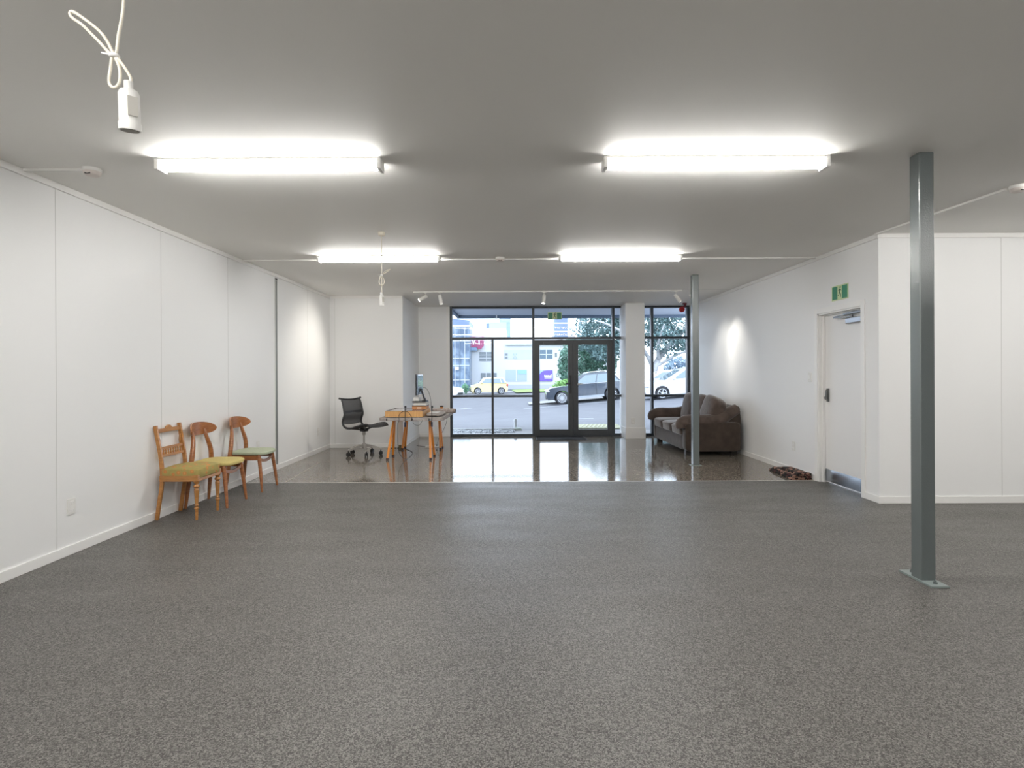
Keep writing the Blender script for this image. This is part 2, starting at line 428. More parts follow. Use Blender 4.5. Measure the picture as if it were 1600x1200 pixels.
# ------------------------------------------------------------------ white door in the right wall
dt = bpy.data.objects.new('door_3', None); COL.objects.link(dt); dt.location = (XR, 0, 0); st(dt, 'white flush door with steel kick plate')
M_DOOR = mat('white_door_paint', (0.86, 0.85, 0.84), 0.4)
c = MB()
c.box(-0.014, 0.0, DY0 - 0.065, DY0, 0, DH + 0.06); c.box(-0.014, 0.0, DY1, DY1 + 0.065, 0, DH + 0.06); c.box(-0.014, 0.0, DY0, DY1, DH, DH + 0.06)
c.build('door_casing', M_TRIM, dt, bevel=0.002)
c = MB()
c.box(0.0, T, DY0, DY0 + 0.018, 0, DH); c.box(0, T, DY1 - 0.018, DY1, 0, DH); c.box(0, T, DY0, DY1, DH - 0.018, DH)
c.box(0.04, 0.07, DY0 + 0.018, DY0 + 0.03, 0, DH); c.box(0.04, 0.07, DY1 - 0.03, DY1 - 0.018, 0, DH); c.box(0.04, 0.07, DY0, DY1, DH - 0.03, DH - 0.018)
c.build('door_jamb', M_TRIM, dt)
B(0.075, 0.115, DY0 + 0.02, DY1 - 0.02, 0.012, DH - 0.022).build('door_leaf', M_DOOR, dt)
B(0.0735, 0.075, DY0 + 0.03, DY1 - 0.022, 0.02, 0.165).build('kick_plate', M_KICK, dt)
hb = MB(); hb.box(0.06, 0.075, 6.80, 6.845, 0.975, 1.135); hb.blob((0.045, 6.822, 1.02), (0.02, 0.016, 0.022), 0.7, 12, 8); hb.blob((0.05, 6.822, 1.06), (0.012, 0.016, 0.06), 0.6, 12, 8)
hb.build('door_handle', mat('dark_pewter_lock', (0.16, 0.165, 0.165), 0.35, metal=0.5), dt, bevel=0.004)
cl = MB(); cl.box(0.03, 0.075, 6.10, 6.40, 1.875, 1.935)
o = cl.build('door_closer', M_SILVER, dt, bevel=0.006)
a = MB(); a.bar((0.04, 6.30, 1.945), (0.03, 6.62, 1.96), 0.012, 0.005); a.bar((0.03, 6.62, 1.968), (0.045, 6.28, 1.985), 0.010, 0.005); a.box(0.02, 0.06, 6.10, 6.42, 1.975, 1.995)
a.lathe([(0.015, 0), (0.015, 0.035)], c=(0.045, 6.30, 1.93), n=12)
a.build('closer_arm', mat('dark_steel_arm', (0.25, 0.26, 0.27), 0.35, metal=0.8), o)
# something behind the door so the gap is dark
st(B(XR + T, XR + T + 0.9, DY0 - 0.5, DY1 + 0.5, -0.05, -0.01).build('floor_behind_door', M_FLOOR))

# ------------------------------------------------------------------ steel columns
def steel_column(x0, y0, s, label, plate):
    t = thing('steel_column', label, 'steel column', (x0 + s / 2, y0 + s / 2, 0), 0, 'square steel columns')
    B(-s / 2, s / 2, -s / 2, s / 2, 0.0, H).build('shaft', M_STEEL, t, bevel=0.007)
    if plate:
        B(-0.055, 0.055, -0.15, 0.15, 0.0, 0.012).build('base_plate', M_STEELPLATE, t, bevel=0.001)
        for y in (-0.105, 0.105):
            MB().lathe([(0.013, 0.012), (0.013, 0.022), (0.007, 0.022), (0.007, 0.032)], (0, y, 0), 6).build('bolt', M_STEEL, t)
    else:
        B(-0.075, 0.075, -0.075, 0.075, 0.0, 0.004).build('base_plate', M_STEELPLATE, t)
    return t
steel_column(2.577, 3.608, 0.094, 'large grey square steel column bolted down on the grey flake floor', True)
steel_column(2.556, 8.13, 0.092, 'grey square steel column standing in front of the sofa', False)

# ------------------------------------------------------------------ ceiling lights
def tube_light(xc, y, label, first=[None]):
    if first[0] is None:
        t = thing('tube_light', label, 'ceiling light', (xc, y, H), 0, 'long tube lights on the ceiling')
        L = 0.70
        B(-L, L, -0.05, 0.05, -0.015, 0.0).build('light_body', M_PLASTIC, t, bevel=0.003)
        d = MB(); prof = []
        for i in range(13):
            a = min(PI * i / 12, PI - 1e-6)
            prof.append((-L + 0.012, 0.047 * math.copysign(abs(math.cos(a)) ** 0.7, math.cos(a)), -0.016 - 0.052 * math.sin(a) ** 0.8))
        d.prism(prof, (2 * L - 0.024, 0, 0)); d.build('diffuser', M_TUBE, t)
        for s_ in (-1, 1):
            MB().box(min(s_ * L, s_ * (L + 0.028)), max(s_ * L, s_ * (L + 0.028)), -0.053, 0.053, -0.074, 0).build('end_cap', M_PLASTIC, t, bevel=0.006)
        first[0] = t
        return t
    t = copy_tree(first[0]); t.location = (xc, y, H); t['label'] = label
    return t
tube_light(-1.576, 3.70, 'lit tube light, nearer left of the four, beside the dangling lamp holder')
tube_light(1.311, 3.70, 'lit tube light, nearer right of the four, toward the big column')
tube_light(-1.596, 6.76, 'lit tube light, farther left of the four, behind the small lamp holder')
tube_light(1.266, 6.76, 'lit tube light, farther right of the four, before the second column')
for (x, y, n_) in ((-1.58, 0.62, 'lit tube light just overhead on the left side'), (1.30, 0.62, 'lit tube light just overhead on the right side'),
                  (-1.58, -2.4, 'lit tube light near the rear wall on the left side'), (1.30, -2.4, 'lit tube light near the rear wall on the right side'),
                  (4.65, 3.70, 'lit tube light between the big column and the panel wall'), (4.18, 0.62, 'lit tube light overhead in the mouth of the right bay'),
                  (7.1, 3.7, 'lit tube light deep in the right bay')):
    tube_light(x, y, n_)

# conduits / surface trunking
def conduit(pts, label, w=0.011):
    b = MB()
    for p, q in zip(pts[:-1], pts[1:]): b.bar(p, q, w, 0.008)
    return tag(b.build('conduit', M_PLASTIC), label, 'conduit', 'white conduits on the ceiling')
zc = H - 0.009
conduit([(XL + 0.02, 6.93, zc), (XR - 0.02, 6.93, zc)], 'long white conduit across the ceiling behind the farther tube lights')
conduit([(XL + 0.02, 3.84, zc), (-2.89, 3.84, zc)], 'short white conduit from left wall to ceiling detector', 0.014)
conduit([(3.66, 5.75, zc), (3.76, 4.34, zc)], 'white conduit running behind the big column to the right detector', 0.014)

def detector(x, y, r, label, first=[None]):
    if first[0] is None:
        t = thing('smoke_detector', label, 'detector', (x, y, H), 0, 'round ceiling detectors')
        MB().lathe([(0.056, -0.022), (0.056, 0)], n=24).build('base', M_PLASTIC, t, smooth=True)
        MB().lathe([(0.036, -0.048), (0.048, -0.042), (0.054, -0.022), (0.05, -0.02)], n=24).build('cover', mat('offwhite_detector', (0.72, 0.66, 0.62), 0.5), t, smooth=True)
        s_ = MB(); s_.box(-0.018, 0.018, -0.047, -0.042, -0.046, -0.038); s_.build('sensor_slot', M_DARKHOLE, t)
        first[0] = t; return t
    t = copy_tree(first[0]); t.location = (x, y, H); t['label'] = label; return t
detector(-2.84, 3.84, 0, 'round white detector on the ceiling at upper left')
detector(3.80, 4.28, 0, 'round white detector on the ceiling at the right edge')
detector(-0.16, 6.86, 0, 'small round detector between the two farther tube lights')

# pendant lamp holders with knotted cords
def holder(loc, rz, label, top, joint, loopA, loopB, tilt):
    t = thing('pendant_lamp_holder', label, 'lamp holder', loc, rz, 'bare lamp holders hanging on cords')
    MB().lathe([(0.030, -0.035), (0.034, -0.03), (0.036, -0.004), (0.034, 0)], (0, 0, H - loc[2]), 20).build('ceiling_rose', M_CREAM, t, smooth=True)
    pts = smooth_path(top + [joint] + loopA + [joint] + loopB + [joint, (0.0, 0, 0.15), (0, 0, 0.125)], 8)
    MB().tube(pts, 0.0042, 8).build('cord', M_CREAM, t, smooth=True)
    MB().blob(joint, (0.014, 0.012, 0.007), 0.8, 10, 8).add([], []).bar((joint[0], 0.0, joint[2]), (joint[0] - 0.03, -0.005, joint[2] + 0.004), 0.004, 0.002).build('cable_tie', M_PLASTIC, t, smooth=True)
    M_ = Matrix.Rotation(tilt, 4, 'Y')
    sk = MB().lathe([(0.024, 0.0), (0.027, 0.0), (0.027, 0.02), (0.025, 0.022), (0.025, 0.095), (0.020, 0.105), (0.011, 0.107), (0.011, 0.128), (0.006, 0.130)], n=20)
    # a hollow mouth
    s_ = sk.build('socket', M_PLASTIC, t, smooth=True); s_.rotation_euler = (0.12, tilt, 0)
    r = MB().box(-0.012, 0.012, -0.0275, -0.024, 0.035, 0.085).build('rating_label', mat('printed_label_grey', (0.62, 0.60, 0.55), 0.6), s_); r.rotation_euler = (0, 0, 0.9)
    MB().lathe([(0.022, -0.001), (0.022, 0.004)], n=18).build('socket_mouth', mat('brass_grey', (0.28, 0.26, 0.22), 0.5), s_)
    return t
holder((-1.043, 1.55, 2.005), 0, 'near white lamp holder hanging on a knotted cord at upper left',
       [(-0.036, 0, H - 2.005), (-0.016, 0, 0.46), (-0.016, 0, 0.345), (-0.030, 0.0, 0.26)], (-0.042, 0, 0.205),
       [(-0.085, 0, 0.245), (-0.118, -0.01, 0.28), (-0.151, -0.01, 0.305), (-0.148, -0.012, 0.318), (-0.12, -0.012, 0.302), (-0.07, -0.005, 0.26)],
       [(-0.022, -0.008, 0.165), (-0.023, -0.008, 0.128), (-0.037, -0.008, 0.114), (-0.052, -0.006, 0.128), (-0.05, -0.004, 0.165)], 0.05)
holder((-1.30, 5.61, 2.006), 0, 'far small lamp holder on a knotted cord before the farther left tube light',
       [(0.0, 0, H - 2.006), (0.001, 0, 0.5), (0.002, 0, 0.36)], (0.0, 0, 0.30),
       [(0.03, 0, 0.335), (0.085, 0, 0.36), (0.04, 0.01, 0.328)],
       [(0.022, 0, 0.26), (0.022, 0, 0.22), (0.0, 0, 0.2), (-0.024, 0, 0.22), (-0.022, 0, 0.26)], -0.02)

# track spots
tr = B(-1.71, 2.86, 9.655, 9.685, H - 0.022, H).build('lighting_track', M_PLASTIC, bevel=0.002)
tag(tr, 'long thin white lighting track across the ceiling near the window', 'lighting track')
def spot(x, d, lit, label, power):
    """head hangs under the track and points along d"""
    t = thing('track_spotlight', label, 'spotlight', (x, 9.67, H - 0.022), 0, 'white spotlights on the track')
    st_ = MB(); st_.box(-0.03, 0.03, -0.014, 0.014, -0.012, 0.0); st_.tube([(0, 0, 0), (0, 0, -0.075)], 0.008, 8)
    st_.build('mount', M_PLASTIC, t)
    d = Vector(d).normalized(); q = Vector((0, 0, -1)).rotation_difference(d)
    piv = Vector((0, 0, -0.075))
    hd = MB().lathe([(0.028, 0.03), (0.031, 0.022), (0.031, -0.125), (0.028, -0.125), (0.027, -0.118)], n=22, M=Matrix.Translation(piv) @ q.to_matrix().to_4x4())
    ho = hd.build('lamp_head', M_PLASTIC, t, smooth=True)
    MB().lathe([(0.0275, -0.1265), (0.0275, -0.122)], n=20, M=Matrix.Translation(piv) @ q.to_matrix().to_4x4()).build('lens', M_SPOTLENS if lit else M_SPOTDIM, ho)
    if power:
        l = bpy.data.lights.new('spot_beam', 'SPOT'); l.energy = power; l.spot_size = math.radians(70); l.spot_blend = 1.0; l.color = (1.0, 0.955, 0.87); l.shadow_soft_size = 0.02
        lo = bpy.data.objects.new('spot_beam', l); COL.objects.link(lo); lo.parent = t
        lo.location = piv + d * 0.132; lo.rotation_euler = q.to_euler()
    return t
spot(-1.50, (-0.86, -0.25, -0.52), True, 'leftmost track spotlight, tilted left toward the wall', SPOT_W * 3.2)
spot(-1.25, (0.16, 0.22, -1), True, 'second track spotlight from the left, pointing down', SPOT_W * 1.8)
spot(0.52, (-0.12, -0.2, -1), True, 'track spotlight above the glass doors pointing straight down', SPOT_W * 1.8)
spot(2.76, (0.62, 0.22, -0.75), True, 'rightmost visible track spotlight, tilted right beside the red alarm', SPOT_W * 1.1)
spot(3.02, (0.62, -0.25, -0.95), True, 'track spotlight hidden behind the far steel column', SPOT_W * 1.1)

# ------------------------------------------------------------------ signs, alarm, outlets
def runner(t, sc, m, back):
    """green running person through a doorway, flat pictogram in local x,z; returns a mesh"""
    b = MB(); y = -0.0035
    def poly(p): b.prism([(x * sc, y, z * sc) for x, z in p], (0, 0.001, 0))
    hx, hz = 0.012, 0.058
    poly([(hx + 0.011 * math.cos(a * PI / 6), hz + 0.011 * math.sin(a * PI / 6)) for a in range(12)])
    poly([(-0.006, 0.045), (0.014, 0.042), (0.006, 0.0), (-0.012, 0.002)])
    poly([(0.012, 0.042), (0.032, 0.024), (0.028, 0.018), (0.008, 0.032)])
    poly([(-0.006, 0.045), (-0.026, 0.028), (-0.022, 0.02), (-0.004, 0.034)])
    poly([(0.006, 0.004), (0.024, -0.02), (0.022, -0.056), (0.012, -0.056), (0.012, -0.024), (-0.006, -0.002)])
    poly([(-0.012, 0.004), (0.0, 0.0), (-0.014, -0.034), (-0.036, -0.04), (-0.036, -0.031), (-0.020, -0.026)])
    return b.build('running_figure', m, t)
def exit_sign(loc, rz, label, wires, w=0.32, hh=0.17):
    t = thing('exit_sign', label, 'exit sign', loc, rz, 'green running person exit signs')
    B(-w / 2, w / 2, -0.002, 0.003, -hh / 2, hh / 2).build('sign_board', M_GLOWY, t)
    B(-w / 2 + 0.012, -0.045, -0.003, -0.002, -hh / 2 + 0.012, hh / 2 - 0.012).build('green_panel', M_GREEN, t)
    B(0.045, w / 2 - 0.012, -0.003, -0.002, -hh / 2 + 0.012, hh / 2 - 0.012).build('green_panel', M_GREEN, t)
    runner(t, 1.0, mat('dark_green_figure', (0.03, 0.10, 0.04), 0.5), None)
    if wires:
        zt = H - loc[2]
        for x in (-w / 2 + 0.02, w / 2 - 0.02): MB().tube([(x, 0, hh / 2), (x, 0, zt)], 0.0012, 6).build('hanging_wire', M_SILVER, t)
    return t
exit_sign((0.845, 11.72, 2.505), 0, 'green exit sign hanging in front of the glass above the double doors', True, 0.29, 0.15)
exit_sign((XR - 0.004, 6.44, 2.232), PI / 2 * -1, 'green exit sign on the wall above the white door', False)

t = thing('alarm_strobe', 'round red alarm under the ceiling beside the far steel column', 'alarm', (3.40, 11.5, 2.60))
MB().lathe([(0.052, -0.03), (0.056, -0.02), (0.056, 0.02), (0.05, 0.03)], n=24, M=Matrix.Rotation(PI / 2, 4, 'X')).build('alarm_body', M_RED, t, smooth=True)
MB().lathe([(0.02, -0.012), (0.03, -0.01), (0.03, 0.01)], n=18, M=Matrix.Translation((0, -0.03, 0)) @ Matrix.Rotation(PI / 2, 4, 'X')).build('alarm_dome', mat('deep_red_lens', (0.25, 0.002, 0.005), 0.2), t, smooth=True)
b = MB(); b.bar((0.02, 0, 0.03), (0.075, 0, 0.10), 0.02, 0.02); b.box(0.02, 0.09, -0.03, 0.03, 0.10, 0.13)
b.build('bracket', M_MAROON, t)

def wall_plate(loc, normal, w, h, label, cat, name, sockets=2):
    rz = {'+x': PI / 2, '-x': -PI / 2, '-y': 0}[normal]
    t = thing(name, label, cat, loc, rz, None)
    B(-w / 2, w / 2, -0.009, 0, -h / 2, h / 2).build('cover_plate', M_PLASTIC, t, bevel=0.003)
    s_ = MB()
    if name == 'wall_socket':
        for z in (-h * 0.25, h * 0.25):
            rk = B(-w * 0.28, w * 0.28, -0.012, -0.009, z - h * 0.10, z + h * 0.10).build('socket_rocker', M_TRIM, t, bevel=0.002)
            for x in (-0.012, 0.012): B(x - 0.002, x + 0.002, -0.0125, -0.0118, z - 0.007, z + 0.003).build('pin_hole', M_JOINT, rk)
    else:
        s_.box(-w * 0.22, w * 0.22, -0.014, -0.009, -h * 0.22, h * 0.22); s_.build('rocker', M_TRIM, t, bevel=0.002)
    return t
wall_plate((XL, 4.25, 0.357), '+x', 0.075, 0.118, 'white wall socket low on the left wall, left of the floral chair', 'socket', 'wall_socket')
wall_plate((XL, 7.35, 0.41), '+x', 0.075, 0.115, 'white wall socket just behind the green seated chair', 'socket', 'wall_socket')
wall_plate((XL, 9.6, 0.36), '+x', 0.075, 0.118, 'white wall socket on the left wall near the back corner', 'socket', 'wall_socket')
wall_plate((XR, 7.52, 0.352), '-x', 0.075, 0.118, 'white wall socket low on the right wall above the folded rug', 'socket', 'wall_socket')
wall_plate((XR, 7.10, 1.266), '-x', 0.075, 0.118, 'white light switch beside the white door', 'light switch', 'light_switch')
wall_plate((2.39, 11.44, 0.36), '-y', 0.075, 0.118, 'white wall socket on the white pier by the window', 'socket', 'wall_socket')

# ------------------------------------------------------------------ folded rug
M_RUG = bpy.data.materials.new('patterned_rug'); M_RUG.use_nodes = True
nt = M_RUG.node_tree; b_ = nt.nodes['Principled BSDF']; b_.inputs['Roughness'].default_value = 0.95
tc = nt.nodes.new('ShaderNodeTexCoord'); vo = nt.nodes.new('ShaderNodeTexVoronoi'); vo.inputs['Scale'].default_value = 26
rr = nt.nodes.new('ShaderNodeValToRGB'); rr.color_ramp.interpolation = 'CONSTANT'
for i, (p, c_) in enumerate([(0, (0.012, 0.008, 0.008)), (0.45, (0.06, 0.012, 0.012)), (0.60, (0.34, 0.19, 0.14)), (0.82, (0.02, 0.02, 0.015))]):
    if i > 1: rr.color_ramp.elements.new(p)
    rr.color_ramp.elements[i].position = p; rr.color_ramp.elements[i].color = (*c_, 1)
sp = nt.nodes.new('ShaderNodeSeparateColor')
nt.links.new(tc.outputs['Object'], vo.inputs['Vector']); nt.links.new(vo.outputs['Color'], sp.inputs[0]); nt.links.new(sp.outputs[0], rr.inputs['Fac']); nt.links.new(rr.outputs['Color'], b_.inputs['Base Color'])
b = MB()
def slab(x0, x1, y0, y1, z0, z1, dx, n=10):
    rows = []
    for i in range(n + 1):
        t_ = i / n; y = y0 + (y1 - y0) * t_; o_ = dx * (t_ - 0.0) + random.uniform(-0.008, 0.008); zz = random.uniform(-0.004, 0.004)
        rows.append([(x0 + o_, y, z0), (x0 + o_ - 0.008, y, (z0 + z1) / 2 + zz), (x0 + o_ + 0.01, y, z1 + zz), (x1 , y, z1 + zz), (x1, y, z0)])
    vs = [v for r in rows for v in r]; fs = []
    for i in range(n):
        for j in range(5): fs.append((i * 5 + j, i * 5 + (j + 1) % 5, (i + 1) * 5 + (j + 1) % 5, (i + 1) * 5 + j))
    fs.append((4, 3, 2, 1, 0)); fs.append(tuple(n * 5 + j for j in range(5)))
    b.add(vs, fs)
slab(3.42, 3.67, 7.02, 7.74, 0.0, 0.028, 0.04)
slab(3.44, 3.67, 7.03, 7.68, 0.03, 0.052, 0.04)
slab(3.50, 3.67, 7.03, 7.55, 0.054, 0.078, 0.04)
rug = b.build('folded_rug', M_RUG, smooth=True); tag(rug, 'folded black and pink patterned rug on the floor by the right wall', 'rug')
fr = MB()
for i in range(60):
    x = 3.43 + 0.23 * i / 59; z = random.choice((0.012, 0.04, 0.064)) 
    fr.tube([(x, 7.025, z), (x + random.uniform(-.006, .006), 6.998, max(0.003, z - 0.012))], 0.0018, 4)
fr.build('fringe', mat('rug_fringe', (0.25, 0.14, 0.10), 0.9), rug)

# ------------------------------------------------------------------ chairs on the left
W_OAK = wood('honey_oak', (0.36, 0.15, 0.035), (0.48, 0.22, 0.06))
W_TEAK = wood('teak', (0.27, 0.095, 0.03), (0.40, 0.155, 0.05), rough=0.28, coat=0.5)
M_FLORAL = bpy.data.materials.new('olive_floral_fabric'); M_FLORAL.use_nodes = True
nt = M_FLORAL.node_tree; b_ = nt.nodes['Principled BSDF']; b_.inputs['Roughness'].default_value = 0.9
tc = nt.nodes.new('ShaderNodeTexCoord'); vo = nt.nodes.new('ShaderNodeTexVoronoi'); vo.inputs['Scale'].default_value = 17; vo.inputs['Randomness'].default_value = 0.8
rr = nt.nodes.new('ShaderNodeValToRGB')
for i, (p, c_) in enumerate([(0, (0.62, 0.36, 0.12)), (0.16, (0.55, 0.26, 0.08)), (0.26, (0.55, 0.17, 0.05)), (0.34, (0.40, 0.31, 0.10)), (0.7, (0.34, 0.28, 0.09))]):
    if i > 1: rr.color_ramp.elements.new(p)
    rr.color_ramp.elements[i].position = p; rr.color_ramp.elements[i].color = (*c_, 1)
nt.links.new(tc.outputs['Object'], vo.inputs['Vector']); nt.links.new(vo.outputs['Distance'], rr.inputs['Fac']); nt.links.new(rr.outputs['Color'], b_.inputs['Base Color'])

# carved chair, local: front +x, width along y, origin on floor
t = thing('dining_chair', 'honey oak chair with spindle back, turned front legs and orange flowered olive seat', 'chair', (-3.10, 5.41, 0), 0, 'wooden chairs against the left wall')
for s_ in (-1, 1):
    y = 0.185 * s_
    MB().tube(smooth_path([(-0.185, y, 0.0), (-0.165, y, 0.14), (-0.14, y, 0.30), (-0.135, y, 0.44), (-0.15, y, 0.60), (-0.175, y, 0.74), (-0.195, y, 0.865)], 4), 1.0, 4, True, (0.012, 0.016)).build('rear_leg', W_OAK, t, bevel=0.003)
    pf = [(0.011, 0.0), (0.012, 0.01), (0.014, 0.085), (0.013, 0.095), (0.021, 0.105), (0.021, 0.113), (0.012, 0.122), (0.019, 0.135), (0.012, 0.150), (0.015, 0.17), (0.021, 0.27), (0.021, 0.282), (0.012, 0.292), (0.027, 0.305), (0.027, 0.315), (0.013, 0.328), (0.024, 0.345), (0.024, 0.36)]
    lg = MB().lathe(pf, (0.18, y * 1.0, 0), 16); lg.box(0.157, 0.203, y - 0.023, y + 0.023, 0.36, 0.415); lg.build('front_leg', W_OAK, t, smooth=True)
ap = MB(); ap.box(-0.15, 0.20, -0.205, -0.185, 0.355, 0.41); ap.box(-0.15, 0.20, 0.185, 0.205, 0.355, 0.41); ap.box(0.185, 0.205, -0.2, 0.2, 0.355, 0.41); ap.box(-0.155, -0.135, -0.185, 0.185, 0.355, 0.41)
ap.build('apron', W_OAK, t, bevel=0.003)
def domed(x, y, z):
    return (x, y, z * (1.0 if z < 0 else 1.15 - 0.5 * (x * x + y * y) * 0.5))
MB().blob((0.03, 0, 0.43), (0.182, 0.205, 0.055), 0.22, 36, 16, domed).build('seat_cushion', M_FLORAL, t, smooth=True)
cr = MB(); cr.bar((-0.188, -0.17, 0.815), (-0.188, 0.17, 0.815), 0.009, 0.018)
pts = [(-0.18, -0.05, 0.83), (-0.18, -0.04, 0.845), (-0.18, -0.02, 0.858), (-0.18, 0, 0.862), (-0.18, 0.02, 0.858), (-0.18, 0.04, 0.845), (-0.18, 0.05, 0.83)]
cr.prism(pts, (-0.016, 0, 0)); cr.build('crest_rail', W_OAK, t, bevel=0.003)
gr = MB(); gr.bar((-0.158, -0.17, 0.655), (-0.158, 0.17, 0.655), 0.008, 0.012); gr.bar((-0.150, -0.17, 0.585), (-0.150, 0.17, 0.585), 0.008, 0.012)
gr.build('back_rail', W_OAK, t, bevel=0.002)
for i in range(8):
    y = -0.133 + 0.038 * i
    MB().lathe([(0.005, 0.592), (0.009, 0.605), (0.006, 0.62), (0.009, 0.635), (0.005, 0.648)], (-0.154, y, 0), 8).build('spindle', W_OAK, t, smooth=True)
for s_ in (-1, 1):
    MB().prism([(-0.168, s_ * 0.17, 0.66), (-0.168, s_ * 0.17, 0.76), (-0.168, s_ * 0.156, 0.74), (-0.168, s_ * 0.15, 0.70), (-0.168, s_ * 0.16, 0.67)], (-0.012, 0, 0)).build('carved_bracket', W_OAK, t)

def danish(loc, fabric, label):
    t = thing('dining_chair', label, 'chair', loc, 0, 'wooden chairs against the left wall')
    for s_ in (-1, 1):
        # rear leg carries on as the curved back post
        MB().tube(smooth_path([(-0.195, 0.215 * s_, 0.0), (-0.175, 0.205 * s_, 0.2), (-0.155, 0.195 * s_, 0.40), (-0.148, 0.170 * s_, 0.55), (-0.165, 0.125 * s_, 0.68), (-0.185, 0.115 * s_, 0.765)], 5),
                  [0.013 + 0.011 * math.sin(PI * min(1, i / 25)) for i in range(26)], 12).build('rear_leg', W_TEAK, t, smooth=True)
        MB().tube([(0.215, 0.205 * s_, 0.0), (0.195, 0.19 * s_, 0.2), (0.165, 0.172 * s_, 0.425)], [0.012, 0.019, 0.021], 14).build('front_leg', W_TEAK, t, smooth=True)
        MB().tube([(-0.155, 0.19 * s_, 0.385), (0.165, 0.172 * s_, 0.385)], 1.0, 4, True, (0.010, 0.028)).build('side_rail', W_TEAK, t, bevel=0.003)
    # arched front stretcher
    pts = []
    for i in range(13):
        y = -0.175 + 0.35 * i / 12; pts.append((0.172, y, 0.335 + 0.035 * (abs(y) / 0.175) ** 2))
    MB().tube(pts, 1.0, 4, True, (0.009, 0.016)).build('front_stretcher', W_TEAK, t, bevel=0.003)
    MB().bar((-0.158, -0.185, 0.385), (-0.158, 0.185, 0.385), 0.010, 0.028).build('rear_rail', W_TEAK, t, bevel=0.003)
    def dish(x, y, z):
        return (x * (1 + 0.05 * (1 - y * y)), y * (1 - 0.06 * (1 - x) / 2 * 2 + 0.04), z + 0.35 * (abs(y) ** 2) - 0.2 + (0.25 * x * x if x > 0 else 0) * -0.6)
    MB().blob((0.02, 0, 0.435), (0.205, 0.215, 0.024), 0.45, 36, 12, dish).build('seat_cushion', fabric, t, smooth=True)
    # curved crest board with rounded ends
    g = MB(); N = 36
    def halfh(u): return 0.067 * (max(0.0, 1 - abs(u) ** 4.5)) ** 0.5 * (0.80 + 0.20 * (1 - u * u))
    rings = []
    for i in range(N + 1):
        u = -math.cos(PI * i / N); uu = max(-0.9995, min(0.9995, u)); y = 0.235 * u; x = -0.205 + 0.085 * u * u; hh_ = halfh(uu) ; zc_ = 0.765 + 0.012 * (1 - u * u)
        nx = Vector((1, -0.36 * u * 2 * 0.5, 0)).normalized() * 0.008
        rings.append([(x - nx.x, y - nx.y, zc_ - hh_), (x + nx.x, y + nx.y, zc_ - hh_), (x + nx.x * 1.3, y + nx.y * 1.3, zc_), (x + nx.x, y + nx.y, zc_ + hh_), (x - nx.x, y - nx.y, zc_ + hh_), (x - nx.x * 1.3, y - nx.y * 1.3, zc_)])
    vs = [v for r in rings for v in r]; fs = []
    for i in range(N):
        for j in range(6): fs.append((i * 6 + j, i * 6 + (j + 1) % 6, (i + 1) * 6 + (j + 1) % 6, (i + 1) * 6 + j))
    fs.append((5, 4, 3, 2, 1, 0)); fs.append(tuple(N * 6 + j for j in range(6)))
    g.add(vs, fs); g.build('backrest', W_TEAK, t, smooth=True)
    return t
M_YEL = mat('mustard_wool', (0.52, 0.42, 0.14), 0.9, noise=(160, (0.60, 0.50, 0.20), 0.4, 0.6))
M_SAGE = mat('sage_vinyl', (0.42, 0.47, 0.33), 0.6, noise=(40, (0.46, 0.50, 0.36), 0.4, 0.6))
danish((-3.085, 5.885, 0), M_YEL, 'teak chair with a yellow seat, middle of the three against the wall')
danish((-3.07, 6.64, 0), M_SAGE, 'teak chair with a pale green seat, nearest the metal wall channel')

# ------------------------------------------------------------------ sofa (faces -x)
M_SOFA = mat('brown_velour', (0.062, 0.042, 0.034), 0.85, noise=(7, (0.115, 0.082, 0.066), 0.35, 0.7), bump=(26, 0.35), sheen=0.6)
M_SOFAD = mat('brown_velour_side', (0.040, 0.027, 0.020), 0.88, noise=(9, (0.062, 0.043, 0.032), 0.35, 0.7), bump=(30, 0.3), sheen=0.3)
t = thing('sofa', 'brown velour three seat sofa against the right wall by the window', 'sofa', (3.17, 10.1, 0), 0)
HL = 1.05
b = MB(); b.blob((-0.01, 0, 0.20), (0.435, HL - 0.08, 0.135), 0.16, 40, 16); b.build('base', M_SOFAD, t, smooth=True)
b = MB()
prof = [(0.20, 0.25), (0.24, 0.55), (0.30, 0.74), (0.38, 0.80), (0.455, 0.78), (0.47, 0.60), (0.465, 0.08), (0.25, 0.08)]
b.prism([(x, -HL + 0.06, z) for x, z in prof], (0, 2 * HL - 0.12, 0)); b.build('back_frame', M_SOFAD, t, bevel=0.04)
for i in range(3):
    y = -0.60 + 0.60 * i
    def puff(x, y_, z, i=i):
        return (x + (-0.06 if z > 0 else 0) * (1 - y_ * y_), y_, z * (1.0 + 0.18 * (1 - x * x) * (1 - y_ * y_)))
    MB().blob((-0.12, y, 0.385), (0.36, 0.305, 0.085), 0.30, 36, 16, puff).build('seat_cushion', M_SOFA, t, smooth=True)
for i in range(3):
    y = (-0.69, -0.06, 0.58)[i]
    M_ = Matrix.Translation(((0.12, 0.17, 0.17)[i], y, (0.715, 0.655, 0.66)[i])) @ Matrix.Rotation((0.40, 0.26, 0.26)[i], 4, 'Y') @ Matrix.Rotation((0.12, 0, 0)[i], 4, 'X')
    def pf2(x, y_, z):
        w = 1 + 0.25 * max(0, z) * (1 - y_ * y_)
        return (x * w - 0.25 * (1 - y_ * y_) * (0.4 + 0.6 * z), y_, z * (1.05 - 0.16 * y_ * y_) + (0.02 * math.sin(9 * y_) * (1 - abs(z))))
    MB().blob((0, 0, 0), (0.125, 0.325, (0.205, 0.265, 0.265)[i]), 0.52, 40, 20, pf2, M_).build('back_cushion', M_SOFA, t, smooth=True)
